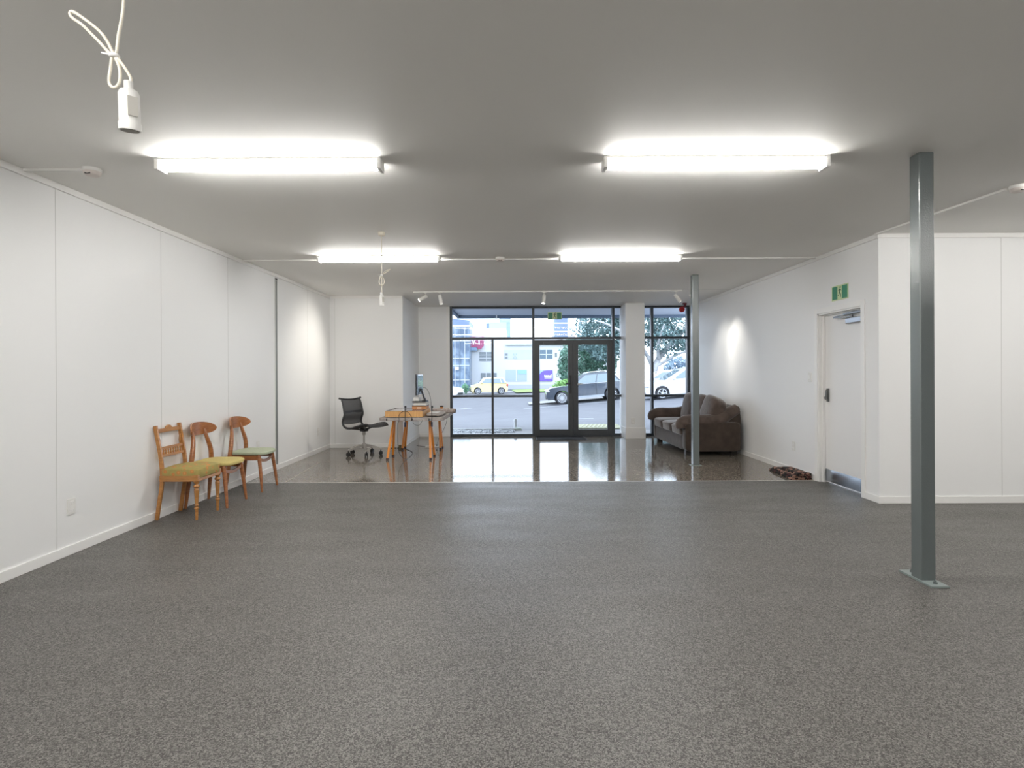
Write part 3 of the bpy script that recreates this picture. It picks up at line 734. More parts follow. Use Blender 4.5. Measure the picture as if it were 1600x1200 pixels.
for s_ in (-1, 1):
    b = MB()
    # arm panel, a little bellied
    def belly(x, y_, z): return (x, y_ * (1 + 0.15 * z * z), z)
    b.blob((0.0, s_ * (HL - 0.10), 0.30), (0.445, 0.105, 0.235), 0.22, 36, 16, belly)
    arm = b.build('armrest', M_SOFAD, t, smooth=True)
    path = smooth_path([(-0.475, s_ * (HL - 0.10), 0.43), (-0.47, s_ * (HL - 0.11), 0.505), (-0.36, s_ * (HL - 0.11), 0.535), (-0.12, s_ * (HL - 0.11), 0.53), (0.10, s_ * (HL - 0.11), 0.56), (0.27, s_ * (HL - 0.11), 0.66), (0.42, s_ * (HL - 0.12), 0.735)], 5)
    n_ = len(path); rad = [0.055 + 0.065 * math.sin(PI * (0.16 + 0.68 * i / (n_ - 1))) for i in range(n_)]
    MB().tube(path, rad, 18).build('arm_pillow', M_SOFA, arm, smooth=True)
for sx in (-0.36, 0.38):
    for sy in (-HL + 0.16, HL - 0.16):
        B(sx - 0.045, sx + 0.045, sy - 0.045, sy + 0.045, 0.0, 0.09).build('foot', mat('dark_sofa_foot', (0.015, 0.012, 0.01), 0.5), t)

# ------------------------------------------------------------------ office chair
M_ALU = mat('polished_aluminium', (0.42, 0.40, 0.375), 0.35, metal=0.35)
M_CHF = mat('charcoal_chair_frame', (0.03, 0.03, 0.032), 0.45)
M_MESH = mat('charcoal_mesh_fabric', (0.075, 0.075, 0.078), 0.8, noise=(400, (0.13, 0.13, 0.132), 0.45, 0.55), alpha=0.88)
t = thing('office_chair', 'charcoal mesh swivel chair on a silver five star base', 'office chair', (-2.46, 9.32, 0), math.radians(-28)); t.scale = (0.95, 0.95, 0.985)
path = smooth_path([(-0.315, 0, 0.945), (-0.275, 0, 0.86), (-0.245, 0, 0.745), (-0.235, 0, 0.67), (-0.27, 0, 0.585), (-0.265, 0, 0.515), (-0.20, 0, 0.462), (-0.08, 0, 0.458), (0.06, 0, 0.495), (0.19, 0, 0.525), (0.28, 0, 0.53), (0.325, 0, 0.50), (0.33, 0, 0.485)], 5)
for s_ in (-1, 1):
    MB().tube([(p.x, s_ * (0.225 - 0.02 * max(0, (p.z - 0.6))), p.z) for p in path], [0.013 + 0.005 * math.sin(PI * i / (len(path) - 1)) for i in range(len(path))], 10).build('frame_rail', M_CHF, t, smooth=True)
n_ = len(path)
def sling(i0, i1, dip):
    g = MB(); nn = i1 - i0
    def fn(u, v):
        p = path[i0 + round(v * nn)]; y = (u * 2 - 1) * 0.218
        d_ = dip * (1 - (2 * u - 1) ** 2)
        return (p.x + (-d_ if p.z > 0.56 else 0), y, p.z - (d_ if p.z <= 0.56 else 0))
    g.grid(fn, 10, nn); return g
sling(1, 24, 0.02).build('backrest', M_MESH, t, smooth=True, solid=0.006)
sling(32, n_ - 1, 0.012).build('seat', M_MESH, t, smooth=True, solid=0.012)
MB().tube(smooth_path([(-0.318, -0.25, 0.945), (-0.31, -0.12, 0.93), (-0.312, 0, 0.925), (-0.31, 0.12, 0.93), (-0.318, 0.25, 0.945)], 4), 0.012, 10).blob((-0.318, -0.25, 0.945), (0.016, 0.02, 0.016), 0.9, 10, 8).blob((-0.318, 0.25, 0.945), (0.016, 0.02, 0.016), 0.9, 10, 8).build('top_rail', M_CHF, t, smooth=True)
MB().tube(smooth_path([(-0.24, -0.22, 0.72), (-0.262, 0, 0.715), (-0.24, 0.22, 0.72)], 5), 1.0, 4, True, (0.008, 0.022)).build('lumbar_bar', M_CHF, t)
b = MB(); b.bar((-0.21, -0.22, 0.455), (-0.03, 0, 0.42), 0.012, 0.012); b.bar((-0.21, 0.22, 0.455), (-0.03, 0, 0.42), 0.012, 0.012); b.bar((0.18, -0.22, 0.515), (0.02, 0, 0.42), 0.012, 0.012); b.bar((0.18, 0.22, 0.515), (0.02, 0, 0.42), 0.012, 0.012)
b.blob((0, 0, 0.42), (0.07, 0.06, 0.03), 0.6, 16, 10); b.build('seat_mechanism', M_CHF, t)
MB().lathe([(0.026, 0.11), (0.024, 0.20), (0.016, 0.205), (0.015, 0.33), (0.026, 0.335), (0.03, 0.405)], n=16).build('gas_stem', M_ALU, t, smooth=True)
hub = MB().lathe([(0.035, 0.115), (0.04, 0.14), (0.038, 0.185), (0.026, 0.20)], n=16)
hub.build('hub', M_ALU, t, smooth=True)
for i in range(5):
    a = math.radians(28 + 4) + 2 * PI * i / 5 + math.radians(0)
    ca, sa = math.cos(a), math.sin(a)
    lg = MB().tube([(0.02 * ca, 0.02 * sa, 0.165), (0.12 * ca, 0.12 * sa, 0.150), (0.285 * ca, 0.285 * sa, 0.100)], [1.2, 1.1, 0.85], 4, True, (0.020, 0.019)).build('leg', M_ALU, t, bevel=0.003)
    cs = MB()
    for s_ in (-1, 1):
        cc = Vector((0.285 * ca - sa * 0.018 * s_, 0.285 * sa + ca * 0.018 * s_, 0.033))
        cs.lathe([(0.022, -0.009), (0.033, -0.007), (0.033, 0.007), (0.022, 0.009)], n=16, M=Matrix.Translation(cc) @ Matrix.Rotation(a, 4, 'Z') @ Matrix.Rotation(PI / 2, 4, 'X'))
    cs.tube([(0.285 * ca, 0.285 * sa, 0.03), (0.285 * ca, 0.285 * sa, 0.09)], 0.010, 8)
    cs.build('caster', M_BLACK, lg, smooth=True)

# ------------------------------------------------------------------ work table on orange trestles
M_ORANGE = mat('orange_lacquer', (0.78, 0.27, 0.03), 0.35)
M_ORANGE_D = mat('dark_rust_foot', (0.06, 0.02, 0.015), 0.6)
def trestle(y0, y1, xs, label):
    yc = (y0 + y1) / 2
    t = thing('trestle', label, 'trestle', (-1.61, yc, 0), 0, 'orange trestles under the work table')
    B(-0.31, 0.31, -0.03, 0.03, 0.585, 0.606).build('beam', M_ORANGE, t, bevel=0.003)
    for s_, xf, xt in ((-1, -0.345, -0.285), (1, 0.32, 0.285)):
        for d_ in (-1, 1):
            yf = d_ * (y1 - y0) / 2
            p0 = Vector((xf, yf, 0.025)); p1 = Vector((xt, d_ * 0.028, 0.58))
            lg = MB().bar(p0, p1, 0.019, 0.017).build('leg', M_ORANGE, t, bevel=0.002)
            pb = p0 - (p1 - p0).normalized() * 0.026
            MB().bar((p0.x, p0.y, 0.029), (pb.x, pb.y, 0.0), 0.020, 0.019).build('foot_cap', M_ORANGE_D, lg)
    return t
trestle(8.77, 9.18, None, 'orange trestle under the nearer end of the work table')
trestle(9.95, 10.20, None, 'orange trestle under the farther end of the work table')

M_COVER = mat('grey_padded_cloth', (0.36, 0.32, 0.30), 0.9, noise=(14, (0.46, 0.42, 0.39), 0.4, 0.65), bump=(30, 0.4))
t = thing('tabletop', 'grey cloth covered table board lying on the orange trestles', 'table top', (-1.57, 9.4, 0.606))
def wob(x, y, z): return (x, y, z * (0.75 + 0.35 * (x + 1) / 2) + 0.1 * math.sin(7 * x) * (z > 0))
MB().blob((0, 0, 0.034), (0.50, 0.78, 0.030), 0.14, 48, 12, wob).build('board', M_COVER, t, smooth=True)
for (x, y) in ((-0.36, -0.775), (0.28, -0.775), (0.02, -0.775)):
    B(x - 0.008, x + 0.008, y - 0.014, y + 0.01, 0.012, 0.05).build('binder_clip', M_BLACK, t)

W_PINE = wood('pale_pine', (0.62, 0.33, 0.12), (0.72, 0.42, 0.17), (14, 2, 2), 0.5, 0.05)
t = thing('wooden_frame_box', 'shallow pale pine box with glazed top on the near end of the table', 'wooden box', (-1.67, 9.02, 0.672))
w_ = MB(); w_.box(-0.285, 0.285, -0.40, -0.38, 0, 0.088); w_.box(-0.285, 0.285, 0.38, 0.40, 0, 0.088); w_.box(-0.285, -0.265, -0.38, 0.38, 0, 0.088); w_.box(0.265, 0.285, -0.38, 0.38, 0, 0.088)
w_.build('side_board', W_PINE, t, bevel=0.002)
l_ = MB(); l_.box(-0.283, 0.283, -0.398, -0.37, 0.088, 0.094); l_.box(-0.283, 0.283, 0.37, 0.398, 0.088, 0.094); l_.box(-0.283, -0.255, -0.37, 0.37, 0.088, 0.094); l_.box(0.255, 0.283, -0.37, 0.37, 0.088, 0.094)
l_.build('rim', mat('mauve_brown_rim', (0.10, 0.055, 0.05), 0.4), t)
B(-0.262, 0.262, -0.378, 0.378, 0.07, 0.09).build('top_sheet', mat('pale_mauve_sheet', (0.50, 0.42, 0.42), 0.2, coat=0.6), t)

t = thing('cardboard_box', 'orange brown box at the bottom of the stack under the monitor', 'box', (-1.50, 9.13, 0.7665))
B(-0.112, 0.112, -0.14, 0.14, 0, 0.046).build('carton', mat('tan_carton', (0.55, 0.25, 0.10), 0.7), t, bevel=0.002)
B(-0.035, 0.035, -0.1415, -0.14, 0.012, 0.034).build('paper_label', mat('carton_label', (0.72, 0.55, 0.42), 0.6), t)
B(-0.114, 0.114, -0.143, 0.143, 0.046, 0.060).build('box_lid', mat('dark_brown_lid', (0.06, 0.03, 0.02), 0.5), t)
zb = 0.8275
for i, (h_, c_, dx, lab) in enumerate([(0.026, (0.62, 0.60, 0.56), 0.0, 'pale book lying on the brown lidded box'), (0.022, (0.42, 0.41, 0.40), 0.008, 'grey book lying on the pale book in the stack')]):
    t = thing('book', lab, 'book', (-1.493 + dx, 9.13, zb), 0.03 * i, 'books in the stack under the monitor')
    m_ = mat('book_cover_%d' % i, c_, 0.6)
    k_ = MB(); k_.box(-0.105, 0.105, -0.13, 0.13, 0, 0.003); k_.box(-0.105, 0.105, -0.13, 0.13, h_ - 0.003, h_); k_.box(-0.108, -0.105, -0.13, 0.13, 0, h_); k_.build('cover', m_, t)
    B(-0.104, 0.10, -0.126, 0.126, 0.003, h_ - 0.003).build('pages', mat('paper_pages', (0.75, 0.73, 0.68), 0.8), t)
    zb += h_
t = thing('laptop', 'closed black laptop on top of the books', 'laptop', (-1.50, 9.13, zb))
B(-0.11, 0.105, -0.145, 0.145, 0.0, 0.012).build('base', M_BLACK, t, bevel=0.002)
B(-0.11, 0.105, -0.145, 0.145, 0.0125, 0.018).build('lid', mat('black_lid', (0.02, 0.02, 0.025), 0.25), t, bevel=0.002)
zb += 0.019
t = thing('white_carton', 'small white carton between the laptop and the monitor', 'box', (-1.565, 9.11, zb))
B(-0.035, 0.06, -0.09, 0.09, 0, 0.062).build('carton', mat('white_card', (0.78, 0.77, 0.74), 0.6), t, bevel=0.008)
B(-0.036, 0.061, -0.091, 0.091, 0.047, 0.052).build('flap_seam', mat('card_seam', (0.55, 0.54, 0.52), 0.7), t)

M_MONB = mat('monitor_back_reflected_blue', (0.22, 0.28, 0.36), 0.18, coat=0.5)  # bluish reflection of the windows put into the housing colour
t = thing('monitor', 'computer monitor seen edge on at the top of the stack', 'monitor', (-1.50, 9.14, zb))
B(-0.038, -0.026, -0.26, 0.26, 0.095, 0.425).build('screen_frame', M_BLACK, t, bevel=0.002)
B(-0.0388, -0.038, -0.25, 0.25, 0.105, 0.415).build('screen', mat('dark_screen', (0.02, 0.025, 0.03), 0.1), t)
B(-0.026, 0.0, -0.25, 0.25, 0.10, 0.42).build('rear_housing', M_MONB, t, bevel=0.01)
b = MB(); b.bar((0.005, 0, 0.20), (0.055, 0, 0.05), 0.025, 0.012); b.bar((0.055, 0, 0.05), (0.075, 0, 0.012), 0.025, 0.014); b.box(0.03, 0.105, -0.09, 0.09, 0.0, 0.010)
b.build('stand', M_BLACK, t, bevel=0.002)
M_CABLE = mat('black_cable', (0.015, 0.015, 0.017), 0.5)
def cable(pts, r, label, name='power_cable', m=M_CABLE):
    return tag(MB().tube(smooth_path(pts, 6), r, 6).build(name, m, smooth=True), label, 'cable', 'cables around the work table')
cable([(-1.49, 9.30, 1.10), (-1.44, 9.32, 1.09), (-1.385, 9.32, 0.99), (-1.362, 9.32, 0.86), (-1.362, 9.35, 0.76), (-1.36, 9.36, 0.70)], 0.0035, 'black cable from the monitor down to the table board')
cable([(-1.74, 8.60, 0.635), (-1.735, 8.56, 0.70), (-1.70, 8.56, 0.745), (-1.645, 8.56, 0.765), (-1.59, 8.56, 0.745), (-1.555, 8.56, 0.70), (-1.53, 8.60, 0.63)], 0.004, 'black cable arching over the front of the pine box')
cable([(-1.74, 8.60, 0.635), (-1.755, 8.57, 0.55), (-1.76, 8.60, 0.35), (-1.755, 8.62, 0.18), (-1.73, 8.68, 0.08), (-1.68, 8.8, 0.006), (-1.67, 9.1, 0.005), (-1.72, 9.6, 0.005), (-1.9, 10.0, 0.005)], 0.004, 'black cable hanging from the table board to the floor')
cable([(-1.53, 8.60, 0.63), (-1.515, 8.58, 0.575), (-1.47, 8.58, 0.555), (-1.42, 8.58, 0.565), (-1.385, 8.60, 0.63)], 0.003, 'thin cable looping just under the table edge')
cable([(-1.20, 10.16, 0.61), (-1.22, 10.26, 0.45), (-1.30, 10.26, 0.26), (-1.36, 10.26, 0.16), (-1.385, 10.26, 0.08), (-1.39, 10.23, 0.058)], 0.003, 'thin cable dropping to the white power strip')
cable([(-1.80, 10.5, 0.005), (-1.68, 10.4, 0.005), (-1.60, 10.32, 0.005), (-1.50, 10.28, 0.005), (-1.40, 10.27, 0.005)], 0.003, 'grey cable lying on the concrete beside the power strip', m=mat('grey_cable', (0.12, 0.12, 0.13), 0.5))
t = thing('power_strip', 'white power strip on the floor beneath the table', 'power strip', (-1.48, 10.22, 0))
B(-0.115, 0.115, -0.025, 0.025, 0, 0.03).build('casing', M_PLASTIC, t, bevel=0.004)
for i in range(4): B(-0.085 + i * 0.048, -0.06 + i * 0.048, -0.015, 0.015, 0.03, 0.032).build('outlet', M_JOINT, t)
B(0.075, 0.10, -0.014, 0.014, 0.03, 0.055).build('plug', M_BLACK, t)
for x, lab in ((-2.16, 'left one of two small brass floor sockets at the back wall'), (-2.04, 'right one of two small brass floor sockets at the back wall')):
    t = thing('floor_socket', lab, 'socket', (x, 10.16, 0), 0, 'small brass sockets at the wall foot')
    B(-0.04, 0.04, -0.03, 0.03, 0, 0.01).build('plate', mat('olive_brass', (0.16, 0.13, 0.06), 0.4, metal=0.5), t, bevel=0.002)
    B(-0.022, 0.022, -0.02, 0.02, 0.01, 0.055).build('raised_cover', mat('olive_brass', (0.16, 0.13, 0.06)), t, bevel=0.004)

def clamp(x, y, label):
    t = thing('bar_clamp', label, 'clamp', (x, y, 0.60), 0, 'bar clamps on the table edge')
    MB().box(-0.004, 0.004, -0.008, 0.008, 0, 0.215).build('bar', M_CHF, t)
    b = MB(); b.blob((0.004, 0, 0.225), (0.016, 0.012, 0.022), 0.7, 12, 8); b.box(-0.006, 0.006, -0.005, 0.07, 0.176, 0.19)
    b.build('fixed_jaw', M_BLACK, t, smooth=False)
    B(-0.014, 0.012, -0.014, 0.014, -0.075, 0.0).build('grip', mat('navy_grip', (0.02, 0.025, 0.05), 0.5), t, bevel=0.004)
    return t
clamp(-1.648, 8.605, 'bar clamp with dark grip on the front of the pine box')
clamp(-1.245, 8.605, 'bar clamp at the right hand end of the table edge')
t = thing('grey_blanket', 'crumpled grey blanket heaped at the right of the pine box', 'blanket', (-1.23, 9.0, 0.676))
def crump(x, y, z): return (x, y, z * (0.8 + 0.25 * math.sin(5 * x + 2 * y)) + 0.15 * math.sin(8 * y))
MB().blob((0, 0, 0.022), (0.13, 0.34, 0.022), 0.5, 36, 12, crump).build('folded_cloth', M_COVER, t, smooth=True)
B(-0.10, 0.05, -0.18, 0.14, 0.043, 0.046).build('paper_sheet', mat('white_paper', (0.8, 0.79, 0.76), 0.7), t)
def roll(loc, rz, L, r, m, label, endm):
    t = thing('fabric_roll', label, 'fabric roll', loc, rz, 'fabric rolls on the table')
    MB().lathe([(r * 0.96, -L / 2), (r, -L / 2 + 0.01), (r, L / 2 - 0.01), (r * 0.96, L / 2)], n=20, M=Matrix.Translation((0, 0, r)) @ Matrix.Rotation(PI / 2, 4, 'Y')).build('rolled_cloth', m, t, smooth=True)
    for s_ in (-1, 1):
        MB().lathe([(r * 0.5, -0.004), (r * 0.5, 0.004)], n=16, M=Matrix.Translation((s_ * L / 2, 0, r)) @ Matrix.Rotation(PI / 2, 4, 'Y')).build('roll_end', endm, t)
    return t
M_TAUPE = mat('taupe_cloth', (0.30, 0.25, 0.23), 0.9, noise=(30, (0.42, 0.37, 0.34), 0.4, 0.6))
roll((-1.17, 9.50, 0.672), -0.25, 0.40, 0.037, M_TAUPE, 'thick taupe roll sticking out past the right edge of the table', mat('roll_core', (0.16, 0.11, 0.09), 0.8))
roll((-1.27, 9.80, 0.674), 0.2, 0.30, 0.028, mat('rust_patterned_cloth', (0.16, 0.08, 0.06), 0.9, noise=(40, (0.42, 0.30, 0.24), 0.45, 0.55)), 'thin rust patterned roll behind the taupe roll', M_TAUPE)
t = thing('spring_clamp', 'small black and orange spring clamp sitting on the taupe roll', 'clamp', (-1.21, 9.50, 0.748))
B(-0.022, 0.022, -0.012, 0.012, 0.0, 0.022).build('jaw', M_ORANGE, t, bevel=0.003)
MB().blob((0.0, 0, 0.034), (0.032, 0.014, 0.013), 0.6, 14, 8).build('grip', M_BLACK, t, smooth=True)

# ================================================================== outside
def lerp(a, b, t): return a + (b - a) * t
def pw(x, pts):
    if x <= pts[0][0]: return pts[0][1]
    for (x0, v0), (x1, v1) in zip(pts[:-1], pts[1:]):
        if x <= x1: return lerp(v0, v1, (x - x0) / (x1 - x0))
    return pts[-1][1]
def G(x, y):
    b = pw(y, [(14, 0), (30, 0.08), (36, 0.08), (55, 0.02), (80, 0)]); c = pw(y, [(13, 0.0), (30, -0.72), (34, -0.75), (52, -0.60), (130, -0.6)])
    return c + b * max(-25, min(25, x))
M_ROAD = mat('asphalt', (0.062, 0.064, 0.077), 0.75, noise=(1.1, (0.078, 0.081, 0.094), 0.35, 0.65))
M_PATH = mat('pale_concrete_path', (0.20, 0.198, 0.2), 0.8)
M_GRASS = mat('lawn_green', (0.16, 0.27, 0.06), 0.9, noise=(6, (0.21, 0.33, 0.09), 0.4, 0.6))
M_LINE = mat('white_road_paint', (0.42, 0.43, 0.45), 0.6)
M_KERB = mat('pale_kerb', (0.40, 0.41, 0.42), 0.7)
def patch(name, x0, x1, y0, y1, m, dz=0.0, nu=40, nv=40, skew=0):
    b = MB(); b.grid(lambda u, v: (lerp(x0, x1, u) + skew * v, lerp(y0, y1, v), G(lerp(x0, x1, u) + skew * v, lerp(y0, y1, v)) + dz), nu, nv)
    return st(b.build(name, m, smooth=True))
patch('road', -45, 55, 12.05, 140, M_ROAD, 0, 60, 90)
patch('footpath', 0.9, 22, 34.6, 37.2, M_PATH, 0.06, 30, 3)
patch('footpath', -9, 1.5, 55.2, 60, M_PATH, 0.03, 10, 4)
tag(patch('lawn', 0.2, 9.5, 52.5, 61.5, M_GRASS, 0.10, 12, 12, -0.5), 'bright green lawn before the white building', 'lawn', kind='stuff')
lines = [(-4.2, -2.7, 36.4, 36.6), (0.5, 13.0, 31.35, 31.5), (2.0, 2.6, 18.6, 18.7), (3.0, 3.35, 15.9, 16.0), (-7.5, -6.0, 36.4, 36.6)]
for i, (a, b_2, c, d) in enumerate(lines): patch('road_marking', a, b_2, c, d, M_LINE, 0.012, 8, 1)

# concrete apron, pebble bed, kerb, tactile paving, bollard
st(B(-4, 9, 12.05, 13.15, -0.09, 0.004).build('footpath', M_PATH))
st(B(-4.0, 0.02, 13.10, 13.18, -0.09, 0.055).build('trim_kerb', M_KERB, bevel=0.01))
pb = MB()
import itertools
ico = bmesh.new(); bmesh.ops.create_icosphere(ico, subdivisions=1, radius=1); iv = [v.co.copy() for v in ico.verts]; iff = [[v.index for v in f.verts] for f in ico.faces]; ico.free()
for i in range(900):
    x = random.uniform(-2.3, 0.0); y = random.uniform(12.10, 13.08); r = random.uniform(0.016, 0.034)
    q = Matrix.Rotation(random.uniform(0, 6.28), 3, 'Z'); sc_ = Vector((r * random.uniform(0.8, 1.3), r, r * 0.65))
    pb.add([Vector((x, y, 0.006 + r * 0.5)) + q @ Vector((v.x * sc_.x, v.y * sc_.y, v.z * sc_.z)) for v in iv], iff)
tag(pb.build('pebbles', mat('mixed_grey_pebbles', (0.20, 0.22, 0.25), 0.8, noise=(14, (0.62, 0.64, 0.66), 0.35, 0.65)), smooth=True), 'bed of grey and white pebbles outside the left window', 'pebbles', kind='stuff')
t = thing('bollard_light', 'low white bollard at the end of the pebble bed', 'bollard', (0.03, 13.3, 0.0))
MB().lathe([(0.040, 0.03), (0.038, 0.24), (0.03, 0.26), (0.0, 0.265)], n=20).build('post', mat('white_bollard', (0.5, 0.51, 0.53), 0.4), t, smooth=True)
MB().blob((0.06, -0.1, 0.02), (0.10, 0.10, 0.05), 0.8, 20, 10).build('footing', mat('pale_green_footing', (0.36, 0.40, 0.36), 0.7), t, smooth=True)
m_tac = mat('yellow_tactile', (0.20, 0.20, 0.10), 0.7, noise=(9, (0.30, 0.30, 0.17), 0.42, 0.58))
t = thing('tactile_paving', 'yellow ribbed tactile paving outside the right glass door', 'paving', (2.1, 14.1, -0.03))
B(-0.55, 0.55, -0.45, 0.55, 0, 0.03).build('tile', m_tac, t)
b = MB()
for i in range(9): b.bar((-0.52 + i * 0.10, -0.44, 0.034), (-0.30 + i * 0.10, 0.52, 0.034), 0.02, 0.006)
b.build('rib', mat('tactile_rib', (0.34, 0.34, 0.22), 0.7), t)

# canopy over the pavement
c = thing('canopy', 'flat canopy with a dark fascia outside above the windows', 'canopy', (0, 12.1, 2.80))
B(-1.39, 8, 0.0, 2.4, 0.0, 0.05).build('soffit', mat('pale_blue_grey_soffit', (0.60, 0.66, 0.76), 0.6), c)
b = MB(); b.box(-1.45, 8, 2.4, 2.48, -0.075, 0.14); b.box(-1.45, -1.39, 0.0, 2.4, -0.06, 0.14); b.build('fascia', mat('dark_blue_fascia', (0.10, 0.14, 0.20), 0.5), c)
B(-1.72, -1.46, 0.0, 2.3, 0.0, 0.1).build('edge_gutter', mat('blue_grey_gutter', (0.38, 0.44, 0.54), 0.5), c)
B(-0.45 + 0.0, -0.425, 2.38, 2.405, -0.09, 0.0).build('hook', M_PLASTIC, c)

# ------------------------------------------------------------------ buildings
M_BW = mat('white_render', (0.54, 0.55, 0.575), 0.8)
M_WG = mat('blue_grey_window', (0.10, 0.15, 0.20), 0.3)
M_WGL = mat('pale_window', (0.34, 0.40, 0.46), 0.25)
M_WGR = mat('grey_window', (0.16, 0.185, 0.205), 0.3)
def window(parent, x0, x1, z0, z1, y, m, cols=2, rows=2):
    w = B(x0, x1, y - 0.03, y + 0.02, z0, z1).build('window', m, parent)
    f = MB()
    for i in range(1, cols): xx = lerp(x0, x1, i / cols); f.box(xx - 0.04, xx + 0.04, y - 0.06, y - 0.03, z0, z1)
    for i in range(1, rows): zz = lerp(z0, z1, i / rows); f.box(x0, x1, y - 0.06, y - 0.03, zz - 0.035, zz + 0.035)
    if f.f: f.build('window_frame', M_BW, w)
    return w
t = thing('white_building', 'white two storey building across the street behind the yellow car', 'building', (0, 66, -0.8))
b = MB(); b.box(-5.25, 12.0, 0, 12, 0, 5.95); b.box(-5.25, -0.9, 0.5, 12, 5.9, 7.3); b.build('wall', M_BW, t)
B(-0.95, 12.1, -0.35, 0.0, 5.35, 5.5).build('ledge', mat('pale_ledge', (0.60, 0.62, 0.68), 0.8), t)
B(-1.15, 2.45, -0.02, 0.0, 3.68, 4.76).build('recess', mat('pale_grey_recess', (0.43, 0.445, 0.50), 0.8), t)
Z0 = 0.8
window(t, -4.0, -2.35, 2.68 + Z0, 3.74 + Z0, 0, M_WGR, 2, 3)
window(t, -1.05, -0.72, 2.95 + Z0, 3.55 + Z0, -0.03, M_WGR, 1, 2)
window(t, -0.10, 0.35, 2.95 + Z0, 3.55 + Z0, -0.03, M_WGL, 2, 2)
window(t, 3.02, 4.48, 2.92 + Z0, 3.95 + Z0, 0, M_WG, 2, 2)
window(t, 4.75, 5.0, 3.1 + Z0, 3.6 + Z0, 0, M_WGR, 1, 1)
window(t, -3.86, -2.0, 0.35 + Z0, 1.30 + Z0, 0, M_WGR, 3, 1)
window(t, -0.97, 1.5, 0.30 + Z0, 1.66 + Z0, 0, M_WGL, 2, 1)
B(0.45, 1.45, -0.06, -0.03, 1.15 + Z0, 1.62 + Z0).build('window_poster', mat('blue_poster', (0.25, 0.42, 0.58), 0.5), t)
B(-0.9, 5.2, -0.04, 0.0, 0, 0.75).build('plinth', mat('grey_plinth', (0.40, 0.42, 0.47), 0.8), t)
s_ = thing('shop_sign', 'purple shop sign reading tend on the white building', 'sign', (3.75, 65.95, 0.98))
B(-0.80, 0.72, -0.08, 0.0, -0.65, 0.62).build('sign_board', mat('violet_sign', (0.14, 0.09, 0.45), 0.5), s_)
b = MB(); b.prism([(-0.80, -0.085, 0.62), (-0.80, -0.085, 0.05), (-0.62, -0.085, 0.36), (-0.3, -0.085, 0.55), (0.1, -0.085, 0.62)], (0, 0.004, 0)); b.build('blue_corner', mat('pale_blue_corner', (0.30, 0.42, 0.68), 0.5), s_)
text_mesh('tend', 0.50, 'lettering', mat('sign_white', (0.85, 0.85, 0.9), 0.5), s_, (0.18, -0.09, -0.05), ext=0.004, sx=0.95, bold=0.012)
B(-0.22, 0.60, -0.095, -0.085, -0.34, -0.29).build('underline', MATS['sign_white'], s_)
s_ = thing('roof_sign', 'red sign, toned hazy pink, with white letters VT above the white building', 'sign', (-4.24, 65.55, 4.68))
b = MB(); b.prism([(-0.76, 0, 0.80), (0.78, 0, 0.80), (0.78, 0, -0.25), (0.45, 0, -0.62), (0.10, 0, -0.62), (0.0, 0, -0.40), (-0.76, 0, -0.40)], (0, 0.12, 0)); b.build('sign_board', mat('hazy_pink_sign', (0.34, 0.07, 0.16), 0.6), s_)  # red board, its colour shifted to pink for haze and glass reflection
text_mesh('VT', 1.25, 'lettering', MATS['sign_white'], s_, (-0.08, -0.02, 0.27), ext=0.01, sx=0.85, bold=0.015)
B(-0.76, -0.02, 0.0, 0.1, -0.78, -0.45).build('sub_panel', mat('slate_blue_panel', (0.22, 0.30, 0.44), 0.6), s_)
B(0.0, 0.06, 0.02, 0.3, -0.9, -0.6).build('bracket', M_GREYMETAL, s_)

t = thing('glass_building', 'blue glass fronted building at the left edge of the window', 'building', (-9.5, 62.5, -0.8))
B(0, 4.62, 0, 3.3, 0, 7.2).build('curtain_wall', mat('blue_curtain_glass', (0.06, 0.10, 0.17), 0.2, noise=(0.9, (0.19, 0.26, 0.35), 0.42, 0.62)), t)
for i in range(9): B(0.3 + i * 0.54, 0.36 + i * 0.54, -0.08, 0, 0, 7.2).build('mullion', M_BW if i % 2 else M_WG, t)
for z in (1.3, 2.9, 3.7, 5.6): B(0, 4.62, -0.06, 0, z, z + 0.07).build('floor_band', M_BW, t)
for (x, z) in ((2.2, 2.45), (3.0, 2.45)): B(x, x + 0.45, -0.04, 0, z, z + 0.35).build('white_panel', M_BW, t)

M_TG = mat('tower_glass', (0.12, 0.165, 0.27), 0.5, noise=(0.4, (0.15, 0.20, 0.30), 0.4, 0.6))
t = thing('office_block', 'banded glass office block behind the glass building', 'building', (-22, 110, -0.8))
B(0, 13.4, 0, 12, 0, 12.2).build('facade', M_TG, t)
for z in (6.3, 8.9, 10.9): B(-0.1, 13.5, -0.15, 0, z, z + 0.45).build('floor_band', M_BW, t)
b = MB(); b.prism([(0, 0, 12.2), (13.4, 0, 12.2), (13.4, 0, 12.3), (0, 0, 13.6)], (0, 12, 0)); b.build('sloped_parapet', M_TG, t)
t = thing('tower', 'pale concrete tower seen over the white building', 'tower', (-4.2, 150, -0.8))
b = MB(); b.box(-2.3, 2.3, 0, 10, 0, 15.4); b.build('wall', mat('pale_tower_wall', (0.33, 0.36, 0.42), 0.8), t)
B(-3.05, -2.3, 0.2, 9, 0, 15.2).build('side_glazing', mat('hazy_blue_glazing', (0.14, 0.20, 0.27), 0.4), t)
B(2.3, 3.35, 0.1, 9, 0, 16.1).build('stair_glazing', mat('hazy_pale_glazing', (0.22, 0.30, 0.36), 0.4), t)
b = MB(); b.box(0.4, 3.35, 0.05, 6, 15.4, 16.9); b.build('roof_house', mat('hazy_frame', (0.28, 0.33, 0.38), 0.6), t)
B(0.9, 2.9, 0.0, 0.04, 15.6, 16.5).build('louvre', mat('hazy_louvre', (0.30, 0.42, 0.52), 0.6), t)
t = thing('tower', 'blue glass tower seen behind the hanging exit sign', 'tower', (12.45, 150, -0.8))
